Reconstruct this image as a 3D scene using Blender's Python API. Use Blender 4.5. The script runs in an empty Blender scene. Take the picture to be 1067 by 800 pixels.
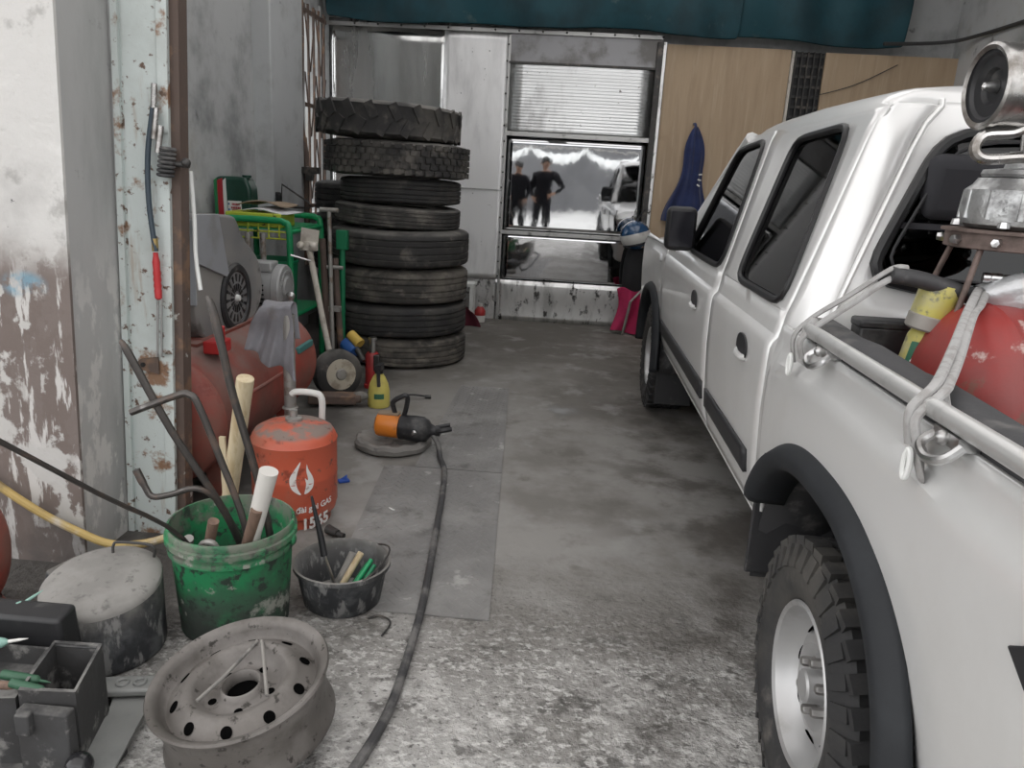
import bpy, bmesh, math, random
from mathutils import Vector, Matrix, Quaternion
random.seed(7)
sc = bpy.context.scene
COL = sc.collection
PI = math.pi

# ------------------------------------------------------------------ camera
H = 1.295
roll, pitch, yaw = math.atan(.056), math.radians(15.24), math.radians(3.25)
F = Vector((-math.sin(yaw)*math.cos(pitch), math.cos(yaw)*math.cos(pitch), -math.sin(pitch)))
R0 = Vector((math.cos(yaw), math.sin(yaw), 0)); U0 = R0.cross(F)
Rv = R0*math.cos(roll)+U0*math.sin(roll); Uv = U0*math.cos(roll)-R0*math.sin(roll)
cam_d = bpy.data.cameras.new('camera'); cam = bpy.data.objects.new('camera', cam_d); COL.objects.link(cam)
cam_d.sensor_fit = 'HORIZONTAL'; cam_d.sensor_width = 36; cam_d.lens = 36*800/1067
cam_d.clip_start = .02; cam_d.clip_end = 200
M = Matrix((Rv, Uv, -F)).transposed().to_4x4(); M.translation = (0, 0, H); cam.matrix_world = M
sc.camera = cam
# ------------------------------------------------------------------ world and exposure
w = bpy.data.worlds.new('overcast_sky'); sc.world = w; w.use_nodes = True
nt = w.node_tree; nt.nodes.clear()
o_ = nt.nodes.new('ShaderNodeOutputWorld'); bg = nt.nodes.new('ShaderNodeBackground')
tc = nt.nodes.new('ShaderNodeTexCoord'); sp = nt.nodes.new('ShaderNodeSeparateXYZ'); cr_ = nt.nodes.new('ShaderNodeValToRGB')
nt.links.new(tc.outputs['Generated'], sp.inputs[0]); nt.links.new(sp.outputs['Z'], cr_.inputs[0])
cr_.color_ramp.elements[0].position = 0.0; cr_.color_ramp.elements[0].color = (.84, .84, .855, 1)
cr_.color_ramp.elements[1].position = .7; cr_.color_ramp.elements[1].color = (1, 1, 1, 1)
nt.links.new(cr_.outputs[0], bg.inputs[0]); bg.inputs[1].default_value = 1.5
nt.links.new(bg.outputs[0], o_.inputs[0])
vs = sc.view_settings; vs.view_transform = 'Standard'; vs.look = 'None'; vs.gamma = 1; vs.use_curve_mapping = False
vs.exposure = 0.75
sc.cycles.use_denoising = True; sc.cycles.max_bounces = 10; sc.cycles.diffuse_bounces = 5
sc.cycles.glossy_bounces = 5; sc.cycles.transparent_max_bounces = 12; sc.cycles.caustics_reflective = False; sc.cycles.caustics_refractive = False

# ------------------------------------------------------------------ materials
MATS = {}
def mat(name, base, rough=.6, metal=0., layers=(), bump=0., bscale=40., bdist=.004, coat=0., bstretch=(1,1,1), detail=6, spec=.5, bmask=None, trans=0., sheen=0.):
    """layers: (colour, scale, lo, hi[, dict(stretch, amount, zlo, zhi, top, rough, axis)]) noise-masked wear and tone over the base colour"""
    m = bpy.data.materials.new(name); m.use_nodes = True; n = m.node_tree.nodes; L = m.node_tree.links
    b = n['Principled BSDF']; b.inputs['Roughness'].default_value = rough; b.inputs['Metallic'].default_value = metal
    b.inputs['Coat Weight'].default_value = coat; b.inputs['Coat Roughness'].default_value = .08
    b.inputs['Specular IOR Level'].default_value = spec
    if trans: b.inputs['Transmission Weight'].default_value = trans
    if sheen: b.inputs['Sheen Weight'].default_value = sheen
    t = n.new('ShaderNodeTexCoord')
    def noise(scale, stretch=(1,1,1), det=detail, off=0):
        mp = n.new('ShaderNodeMapping'); mp.inputs['Scale'].default_value = stretch; mp.inputs['Location'].default_value = (off, off*.7, off*1.3)
        L.new(t.outputs['Object'], mp.inputs[0])
        nz = n.new('ShaderNodeTexNoise'); nz.inputs['Scale'].default_value = scale; nz.inputs['Detail'].default_value = det; nz.inputs['Roughness'].default_value = .62
        L.new(mp.outputs[0], nz.inputs['Vector']); return nz.outputs[0]
    def ramp(inp, lo, hi):
        r = n.new('ShaderNodeMapRange'); r.inputs[1].default_value = lo; r.inputs[2].default_value = hi; r.interpolation_type = 'SMOOTHSTEP'
        L.new(inp, r.inputs[0]); return r.outputs[0]
    def mul(a, c):
        q = n.new('ShaderNodeMath'); q.operation = 'MULTIPLY'; L.new(a, q.inputs[0])
        if isinstance(c, float): q.inputs[1].default_value = c
        else: L.new(c, q.inputs[1])
        return q.outputs[0]
    col = None; rg = None; k = 0
    for ly in layers:
        c2, s, lo, hi = ly[:4]; o = ly[4] if len(ly) > 4 else {}; k += 1
        f = ramp(noise(s, o.get('stretch', (1,1,1)), off=k*3.7), lo, hi)
        for ax in 'xyz':
            if ax+'lo' in o:
                sx = n.new('ShaderNodeSeparateXYZ'); L.new(t.outputs['Object'], sx.inputs[0])
                src = sx.outputs[ax.upper()]
                if 'wob' in o:
                    ad = n.new('ShaderNodeMath'); ad.operation = 'MULTIPLY_ADD'; L.new(noise(o.get('wobs', 3.), off=9.1), ad.inputs[0])
                    ad.inputs[1].default_value = o['wob']; L.new(src, ad.inputs[2]); src = ad.outputs[0]
                f = mul(f, ramp(src, o[ax+'lo'], o[ax+'hi']))
        if 'spot' in o:
            cx, cz, rx, rz = o['spot']; mp = n.new('ShaderNodeMapping'); mp.inputs['Scale'].default_value = (1/rx, 0, 1/rz); mp.inputs['Location'].default_value = (-cx/rx, 0, -cz/rz)
            L.new(t.outputs['Object'], mp.inputs[0]); ln = n.new('ShaderNodeVectorMath'); ln.operation = 'LENGTH'; L.new(mp.outputs[0], ln.inputs[0])
            f = mul(f, ramp(ln.outputs['Value'], 1.0, .45))
        if o.get('top'):
            g = n.new('ShaderNodeNewGeometry'); sx = n.new('ShaderNodeSeparateXYZ'); L.new(g.outputs['Normal'], sx.inputs[0])
            f = mul(f, ramp(sx.outputs['Z'], .1, .9))
        f = mul(f, float(o.get('amount', 1.)))
        mx = n.new('ShaderNodeMix'); mx.data_type = 'RGBA'; L.new(f, mx.inputs[0])
        if col is None: mx.inputs[6].default_value = (*base, 1)
        else: L.new(col, mx.inputs[6])
        mx.inputs[7].default_value = (*c2, 1); col = mx.outputs[2]
        if 'rough' in o or 'metal' in o:
            mr = n.new('ShaderNodeMix'); L.new(f, mr.inputs[0])
            if rg is None: mr.inputs[2].default_value = rough
            else: L.new(rg, mr.inputs[2])
            mr.inputs[3].default_value = o.get('rough', rough); rg = mr.outputs[0]
            if 'metal' in o:
                mm = n.new('ShaderNodeMix'); L.new(f, mm.inputs[0]); mm.inputs[2].default_value = metal; mm.inputs[3].default_value = o['metal']
                L.new(mm.outputs[0], b.inputs['Metallic'])
    if col is None: b.inputs['Base Color'].default_value = (*base, 1)
    else: L.new(col, b.inputs['Base Color'])
    if rg is not None: L.new(rg, b.inputs['Roughness'])
    if bump:
        bp = n.new('ShaderNodeBump'); bp.inputs['Strength'].default_value = bump; bp.inputs['Distance'].default_value = bdist
        hgt = noise(bscale, bstretch, det=4, off=1.9)
        if bmask:   # relief only where the surface is broken up
            sx = n.new('ShaderNodeSeparateXYZ'); L.new(t.outputs['Object'], sx.inputs[0]); hgt = mul(hgt, ramp(sx.outputs['Y'], bmask[0], bmask[1]))
        L.new(hgt, bp.inputs['Height']); L.new(bp.outputs[0], b.inputs['Normal'])
    MATS[name] = m; return m

def glass(name, tint, gloss=.06):
    m = bpy.data.materials.new(name); m.use_nodes = True; n = m.node_tree.nodes; L = m.node_tree.links; n.clear()
    out = n.new('ShaderNodeOutputMaterial'); tr = n.new('ShaderNodeBsdfTransparent'); tr.inputs[0].default_value = (*tint, 1)
    gl = n.new('ShaderNodeBsdfGlossy'); gl.inputs['Roughness'].default_value = .03; fr = n.new('ShaderNodeFresnel'); fr.inputs[0].default_value = 1.5
    mx = n.new('ShaderNodeMixShader'); L.new(fr.outputs[0], mx.inputs[0]); L.new(tr.outputs[0], mx.inputs[1]); L.new(gl.outputs[0], mx.inputs[2]); L.new(mx.outputs[0], out.inputs[0])
    MATS[name] = m; return m

DUST = (.25, .238, .22)
# setting
mat('concrete', (.30,.29,.275), .8, layers=[((.20,.19,.175), 1.6, .42, .62), ((.14,.13,.115), 5, .55, .72, dict(amount=.7)),
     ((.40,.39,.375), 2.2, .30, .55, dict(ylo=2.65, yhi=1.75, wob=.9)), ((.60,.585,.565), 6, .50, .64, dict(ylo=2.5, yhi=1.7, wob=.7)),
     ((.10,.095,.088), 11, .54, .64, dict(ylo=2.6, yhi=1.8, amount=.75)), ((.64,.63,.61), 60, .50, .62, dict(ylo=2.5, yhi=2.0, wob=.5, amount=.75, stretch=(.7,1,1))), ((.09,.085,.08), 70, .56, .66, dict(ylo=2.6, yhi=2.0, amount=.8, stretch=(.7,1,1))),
     ((.10,.095,.088), 3.1, .56, .72, dict(ylo=2.2, yhi=3.2, rough=.35)), ((.115,.105,.09), 1.7, .25, .55, dict(ylo=3.2, yhi=6.2, amount=.9)), ((.09,.08,.07), 2.6, .44, .60, dict(xlo=.05, xhi=.55, amount=.8)),  # includes a tone that turns the floor darker towards the back
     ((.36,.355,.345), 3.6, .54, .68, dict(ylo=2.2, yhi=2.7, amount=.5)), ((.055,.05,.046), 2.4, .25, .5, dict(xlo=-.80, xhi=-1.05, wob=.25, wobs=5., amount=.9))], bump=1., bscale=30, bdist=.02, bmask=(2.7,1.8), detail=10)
mat('plaster_grey', (.52,.53,.53), .9, layers=[((.28,.285,.285), 2, .45, .7), ((.34,.29,.2), 1.3, .60, .75, dict(amount=.5)), ((.2,.2,.2), 9, .62, .75)], bump=.3, bscale=30)
mat('plaster_pilaster', (.55,.565,.57), .9, layers=[((.38,.385,.385), 2.5, .45, .7), ((.2,.2,.2), 11, .64, .75)], bump=.3, bscale=30)
mat('plaster_peeling', (.66,.65,.63), .9, layers=[((.52,.51,.495), 3, .45, .7), ((.36,.35,.335), 8, .58, .70, dict(amount=.7)), ((.72,.71,.69), 6, .55, .65),
     ((.30,.27,.25), 3, .30, .55, dict(zlo=1.22, zhi=.95, wob=.25, amount=.55)),
     ((.185,.150,.135), 4.5, .43, .47, dict(zlo=1.14, zhi=1.0, wob=.22, stretch=(1,1,.85))), ((.20,.165,.15), 15, .48, .53, dict(zlo=1.15, zhi=.95, wob=.25, stretch=(1,1,.4))),
     ((.60,.585,.565), 16, .55, .60, dict(zlo=1.05, zhi=.85, stretch=(1.4,1,.22))), ((.55,.54,.52), 6, .56, .60, dict(zlo=1.05, zhi=.85, stretch=(1,1,.8))),
     ((.12,.11,.105), 5, .35, .6, dict(zlo=.40, zhi=.05, wob=.2, amount=.8)), ((.20,.36,.46), 14, .38, .52, dict(spot=(-1.575,.905,.085,.05), amount=.8)), ((.05,.05,.05), 30, .68, .72)], bump=.7, bscale=25, bdist=.006, detail=10)
mat('plaster_reveal', (.47,.47,.465), .9, layers=[((.35,.35,.345), 3, .4, .65, dict(stretch=(1,1,.3))), ((.66,.65,.63), 12, .52, .60, dict(zlo=1.1, zhi=.75, stretch=(1,1,.5), amount=.8)), ((.22,.21,.2), 8, .63, .72)], bump=.35, bscale=30)
mat('ceiling_paint', (.4,.4,.4), .9)
mat('street', (.55,.545,.53), .9, layers=[((.45,.445,.43), 1, .4, .7)])
mat('facade', (.15,.15,.155), .9, layers=[((.12,.12,.125), .6, .4, .6)])
mat('plywood', (.50,.375,.25), .6, layers=[((.44,.325,.215), 3, .4, .65, dict(stretch=(4,4,.35))), ((.30,.20,.12), 2, .60, .75, dict(amount=.5)), ((.55,.43,.30), 5, .5, .75, dict(stretch=(6,6,.4)))], bump=.1, bscale=60)
mat('sheet_bright', (.78,.79,.79), .28, 1., layers=[((.5,.5,.5), 4, .5, .7, dict(stretch=(1,1,.4), rough=.42)), ((.12,.11,.1), 20, .66, .74, dict(metal=.3, rough=.7))], bump=.15, bscale=5, bdist=.02)
mat('sheet_matte', (.92,.92,.92), .5, .75, layers=[((.72,.72,.72), 3, .42, .68, dict(stretch=(1.5,1,.35), rough=.4)), ((.12,.11,.1), 20, .67, .74, dict(metal=.3, rough=.7))], bump=.12, bscale=5, bdist=.02)
mat('sheet_smoky', (.62,.63,.62), .16, 1., layers=[((.42,.42,.41), 2.5, .45, .7, dict(stretch=(1.4,1,.25), rough=.32))], bump=.1, bscale=2.5, bdist=.02)
mat('sheet_mirror', (.66,.67,.685), .028, 1., layers=[((.6,.6,.62), 3, .5, .75, dict(rough=.1))], bump=.045, bscale=1.8, bdist=.02, bstretch=(1,1,.6))
mat('sheet_dark', (.22,.22,.225), .3, .9, layers=[((.15,.145,.14), 3, .45, .6, dict(rough=.4))])
mat('galvanised_dirty', (.80,.80,.79), .35, .85, layers=[((.5,.5,.49), 5, .45, .65, dict(stretch=(1.5,1,.5), rough=.5)), ((.05,.048,.045), 14, .56, .66, dict(metal=.2, rough=.8, stretch=(1.3,1,.7)))], bump=.2, bscale=9)
mat('aluminium_strip', (.5,.5,.49), .4, .9, layers=[((.2,.2,.19), 10, .55, .7)])
mat('dark_steel', (.07,.068,.066), .5, .6, layers=[((.17,.15,.13), 9, .52, .68)])
mat('tarp_teal', (.006,.062,.082), .6, layers=[((.004,.035,.048), 2, .4, .65), ((.12,.16,.15), 6, .62, .74, dict(amount=.5))], bump=.25, bscale=6, bdist=.02)
mat('conduit', (.05,.05,.05), .6)
# steel / rust
mat('gate_paint', (.60,.655,.64), .5, layers=[((.50,.54,.52), 3, .45, .7), ((.27,.16,.10), 9, .56, .66), ((.14,.09,.065), 26, .58, .65), ((.34,.24,.16), 6, .60, .74, dict(stretch=(3,3,.4), amount=.6))], bump=.3, bscale=30)
mat('rusty_brown', (.13,.095,.08), .75, .2, layers=[((.24,.15,.10), 9, .5, .65), ((.5,.5,.47), 14, .66, .7)], bump=.4, bscale=50)
mat('tool_steel', (.105,.097,.092), .42, .75, layers=[((.17,.13,.11), 14, .5, .66, dict(rough=.7)), ((.28,.27,.26), 8, .6, .75, dict(rough=.35))], bump=.2, bscale=80)
mat('bright_steel', (.62,.62,.62), .28, 1., layers=[((.35,.34,.33), 12, .5, .7, dict(rough=.45))])
mat('chrome_greasy', (.58,.57,.555), .26, 1., layers=[((.2,.18,.16), 9, .45, .66, dict(rough=.5))], bump=.1, bscale=30)
mat('cast_alu', (.55,.56,.56), .38, .9, layers=[((.28,.28,.28), 12, .45, .65, dict(rough=.6)), ((.1,.1,.1), 20, .6, .7)], bump=.5, bscale=30, bdist=.006)
mat('rim_steel', (.155,.143,.132), .5, .5, layers=[((.215,.20,.188), 5, .40, .66, dict(rough=.7, metal=.15)), ((.085,.075,.066), 7, .50, .75, dict(amount=.8)), ((.05,.045,.04), 40, .58, .68)], bump=.25, bscale=50)
mat('wheel_silver', (.50,.50,.50), .42, .6, layers=[((.38,.37,.36), 5, .5, .7, dict(rough=.5))])
mat('bolt_steel', (.35,.34,.33), .4, .9)
# rubber and plastic
mat('tyre_rubber', (.028,.028,.029), .75, layers=[((.07,.066,.06), 4, .45, .7), ((.13,.12,.108), 9, .56, .72, dict(amount=.8))], bump=.3, bscale=60)
mat('tyre_dusty', (.035,.034,.034), .8, layers=[((.105,.098,.088), 3, .42, .66), ((.19,.175,.155), 7, .52, .70, dict(amount=.8)), (DUST, 5, .3, .6, dict(top=True, amount=.55))], bump=.35, bscale=50)
mat('tyre_brown', (.055,.052,.048), .85, layers=[((.16,.145,.125), 4, .42, .64), ((.21,.19,.165), 9, .50, .70, dict(stretch=(1,1,2)))], bump=.4, bscale=45)
mat('black_plastic', (.022,.022,.024), .45, layers=[((.10,.098,.095), 8, .52, .7, dict(rough=.7))])
mat('dusty_black', (.030,.032,.036), .6, layers=[((.11,.115,.12), 10, .44, .66), ((.27,.27,.265), 34, .53, .64, dict(stretch=(1,1,.35), amount=.8)), (DUST, 9, .30, .60, dict(zlo=.09, zhi=.20, amount=.75, rough=.9)), (DUST, 3, .2, .45, dict(top=True, amount=.8, rough=.9))], bump=.4, bscale=40)
mat('dust_lid', (.28,.27,.255), .95, layers=[((.22,.212,.2), 5, .45, .65), ((.15,.145,.138), 30, .55, .7)], bump=.2, bscale=70)
mat('flare_plastic', (.011,.013,.016), .68, layers=[((.02,.023,.027), 5, .45, .7)])
mat('liner_black', (.028,.028,.03), .6, layers=[((.12,.115,.11), 9, .52, .68)], bump=.3, bscale=30)
mat('bed_liner', (.055,.055,.058), .7, layers=[((.14,.135,.13), 6, .5, .66)], bump=.3, bscale=30)
mat('void_black', (.004,.004,.004), 1., spec=0.)
mat('hose_rubber', (.045,.045,.047), .6, layers=[((.16,.155,.15), 9, .45, .65)])
mat('hose_blue', (.045,.065,.085), .45)
mat('hose_yellow', (.50,.36,.13), .6, layers=[((.30,.22,.10), 9, .48, .65), ((.55,.5,.42), 5, .55, .7)])
mat('red_grip', (.50,.035,.04), .4)
mat('red_plastic', (.42,.03,.03), .45, layers=[((.22,.03,.03), 6, .5, .7)])
# paint
mat('gas_orange', (.57,.115,.062), .45, layers=[((.48,.165,.11), 4, .46, .66), ((.28,.06,.035), 12, .58, .68), ((.25,.195,.17), 7, .42, .54, dict(zlo=.352, zhi=.366, wob=.02, wobs=9., rough=.9)), ((.16,.08,.06), 20, .60, .68), ((.23,.07,.05), 9, .40, .6, dict(zlo=.06, zhi=.0))], bump=.1, bscale=50)
mat('white_paint', (.82,.80,.78), .5, layers=[((.55,.45,.42), 30, .60, .68)])
mat('tank_red', (.30,.055,.038), .5, layers=[((.22,.095,.075), 3, .38, .62, dict(rough=.8)), ((.25,.17,.15), 4, .36, .60, dict(top=True, rough=.9)), ((.22,.05,.04), 8, .58, .7)], bump=.1, bscale=60)
mat('bed_tank_red', (.31,.038,.034), .5, layers=[((.24,.05,.045), 4, .42, .62), ((.52,.40,.37), 7, .62, .67), ((.2,.08,.06), 15, .62, .7)], bump=.15, bscale=40)
mat('bucket_green', (.022,.22,.085), .5, layers=[((.035,.14,.07), 7, .44, .58), ((.050,.066,.054), 14, .28, .56, dict(zlo=.25, zhi=.13, wob=.10, wobs=8., rough=.8)), ((.030,.036,.032), 14, .20, .5, dict(zlo=.16, zhi=.02, wob=.06)), ((.03,.045,.035), 30, .52, .62), ((.20,.19,.165), 12, .42, .60, dict(zlo=.245, zhi=.26, amount=.75)), ((.34,.35,.31), 9, .57, .64, dict(xlo=.02, xhi=.09, amount=.9)), ((.30,.31,.27), 18, .62, .68)], bump=.2, bscale=40)
mat('rack_green', (.012,.28,.105), .35, layers=[((.02,.17,.07), 9, .55, .7)])
mat('bin_green', (.012,.19,.085), .5)
mat('bottle_dark_green', (.008,.045,.03), .28, layers=[((.016,.07,.05), 4, .5, .7)])
mat('stripe_red', (.42,.025,.035), .4); mat('stripe_white', (.78,.79,.77), .5); mat('stripe_green', (.03,.24,.09), .4)
mat('box_lime', (.50,.56,.06), .55, layers=[((.36,.45,.05), 5, .5, .7), ((.10,.09,.03), 20, .60, .66)])
mat('paper', (.72,.72,.74), .8); mat('cardboard', (.30,.23,.165), .9, layers=[((.22,.17,.12), 6, .5, .7)])
mat('motor_grey', (.36,.365,.365), .5, .3, layers=[((.24,.235,.23), 7, .5, .7, dict(rough=.8))], bump=.1, bscale=50)
mat('guard_grey', (.245,.245,.25), .5, .3, layers=[((.32,.31,.295), 3, .42, .66, dict(rough=.85)), ((.16,.155,.15), 7, .58, .7)], bump=.08, bscale=50)
mat('guard_light', (.42,.44,.47), .45, .3, layers=[((.33,.33,.335), 4, .5, .7)])
mat('rag_grey', (.26,.258,.28), .95, layers=[((.20,.198,.215), 5, .42, .66), ((.22,.21,.21), 9, .6, .72)], bump=.5, bscale=160, bdist=.002, sheen=.2)
mat('strap_cloth', (.38,.375,.37), .9, layers=[((.30,.29,.28), 20, .45, .65, dict(stretch=(3,3,1)))], bump=.6, bscale=120, bdist=.002)
mat('silver_wrap', (.55,.56,.57), .35, .4, layers=[((.40,.40,.40), 9, .5, .7)], bump=.6, bscale=18, bdist=.01)
mat('pipe_grey', (.36,.35,.33), .5, .5, layers=[((.20,.16,.13), 13, .5, .66)])
mat('handle_cream', (.62,.585,.52), .5, layers=[((.42,.38,.32), 9, .5, .68)])
mat('wood_pale', (.62,.52,.35), .65, layers=[((.48,.37,.22), 8, .45, .65, dict(stretch=(5,5,.4))), ((.3,.25,.2), 12, .62, .72)])
mat('wood_dark', (.20,.13,.095), .7, layers=[((.13,.085,.065), 8, .45, .65, dict(stretch=(4,4,.5)))])
mat('pvc_white', (.66,.64,.60), .5, layers=[((.60,.58,.54), 7, .52, .7), ((.45,.42,.38), 18, .62, .7)])
mat('hub_cream', (.47,.43,.35), .6, layers=[((.27,.23,.18), 9, .5, .66), ((.16,.12,.1), 16, .60, .68)])
mat('pad_grey', (.20,.192,.18), .95, layers=[((.28,.265,.245), 5, .45, .66), ((.12,.115,.11), 12, .56, .7)], bump=.4, bscale=60)
mat('tool_orange', (.72,.22,.025), .4, layers=[((.45,.15,.04), 9, .56, .7)])
mat('bottle_yellow', (.66,.58,.15), .45, layers=[((.55,.46,.14), 6, .5, .7)])
mat('label_green', (.04,.15,.09), .5)
mat('can_yellow', (.50,.45,.10), .45, layers=[((.08,.085,.07), 12, .56, .63), ((.42,.39,.24), 7, .45, .65)])
mat('can_grey', (.33,.31,.28), .6, .3, layers=[((.5,.45,.3), 12, .55, .7)])
mat('helmet_blue', (.018,.065,.15), .18, coat=.6); mat('helmet_white', (.66,.655,.63), .35, layers=[((.5,.49,.46), 8, .55, .7)])
mat('visor', (.02,.02,.025), .12)
mat('jacket_navy', (.012,.022,.085), .85, layers=[((.02,.035,.12), 5, .45, .66)], bump=.4, bscale=70, sheen=.3)
mat('cloth_pink', (.50,.03,.115), .85, layers=[((.38,.02,.085), 6, .45, .66)], bump=.4, bscale=60)
mat('cloth_maroon', (.12,.02,.035), .9); mat('cloth_black', (.014,.014,.016), .8, bump=.4, bscale=30)
mat('scrap_blue', (.03,.09,.40), .5); mat('drill_blue', (.025,.10,.33), .4); mat('drill_yellow', (.58,.40,.08), .5, layers=[((.3,.2,.08), 12, .55, .7)])
mat('teal_paint', (.06,.20,.19), .6)
mat('tube_teal', (.26,.44,.38), .5); mat('tube_white', (.72,.71,.68), .5); mat('handle_green', (.035,.105,.06), .5)
mat('toolbox_grey', (.042,.041,.041), .8, layers=[((.055,.055,.056), 6, .45, .66), ((.22,.215,.205), 5, .42, .64, dict(top=True)), ((.22,.215,.205), 11, .54, .66)], bump=.3, bscale=50)
mat('plate_steel', (.24,.25,.245), .6, .4, layers=[((.33,.335,.325), 4, .42, .64), ((.10,.09,.08), 3, .60, .68), ((.42,.38,.22), 9, .66, .72)], bump=.15, bscale=50)
mat('ball_black', (.02,.02,.022), .12)
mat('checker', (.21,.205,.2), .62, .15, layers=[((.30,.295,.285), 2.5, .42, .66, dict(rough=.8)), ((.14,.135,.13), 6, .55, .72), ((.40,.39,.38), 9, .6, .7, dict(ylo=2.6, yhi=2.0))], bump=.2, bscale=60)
mat('valve_green', (.02,.28,.16), .35); mat('brass', (.52,.38,.16), .35, .9)
mat('ring_rust', (.17,.125,.11), .65, .3, layers=[((.10,.075,.065), 9, .5, .66), ((.33,.29,.25), 14, .62, .7)], bump=.4, bscale=50)
# truck
mat('car_paint', (.80,.80,.79), .32, .34, coat=.4, layers=[((.74,.735,.72), 1.5, .45, .7, dict(rough=.4))])
mat('car_inner', (.05,.05,.052), .8); mat('trim_black', (.02,.02,.022), .5); mat('seal_black', (.010,.010,.011), .4)
mat('seat_fabric', (.035,.035,.04), .9); mat('reflection_orange', (.55,.17,.05), .7)  # the orange colours only the strip standing in for a window reflection
mat('amber', (.75,.30,.02), .2); mat('lamp_clear', (.75,.76,.78), .1); mat('chrome', (.8,.8,.8), .08, 1.)
mat('rail_silver', (.62,.62,.61), .38, .6, layers=[((.5,.5,.49), 12, .56, .7)])
def translucent(name, col):
    m = bpy.data.materials.new(name); m.use_nodes = True; n = m.node_tree.nodes; L = m.node_tree.links; n.clear()
    out = n.new('ShaderNodeOutputMaterial'); tr = n.new('ShaderNodeBsdfTranslucent'); tr.inputs[0].default_value = (*col, 1)
    df = n.new('ShaderNodeBsdfDiffuse'); df.inputs[0].default_value = (.6,.6,.6,1); mx = n.new('ShaderNodeMixShader'); mx.inputs[0].default_value = .25
    L.new(tr.outputs[0], mx.inputs[1]); L.new(df.outputs[0], mx.inputs[2]); L.new(mx.outputs[0], out.inputs[0]); MATS[name] = m
translucent('added_roof_sheet', (.82,.80,.79))  # for the unseen roof sheets added to tune the daylight
glass('tinted_glass', (.13,.145,.14)); glass('rear_glass', (.022,.027,.033))
mat('person_cloth', (.010,.010,.012), .95, spec=.1); mat('person_skin', (.26,.15,.10), .6); mat('hair_black', (.012,.011,.01), .6); mat('awning_white', (.85,.86,.85), .8); mat('awning_mint', (.45,.66,.60), .8)

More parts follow.
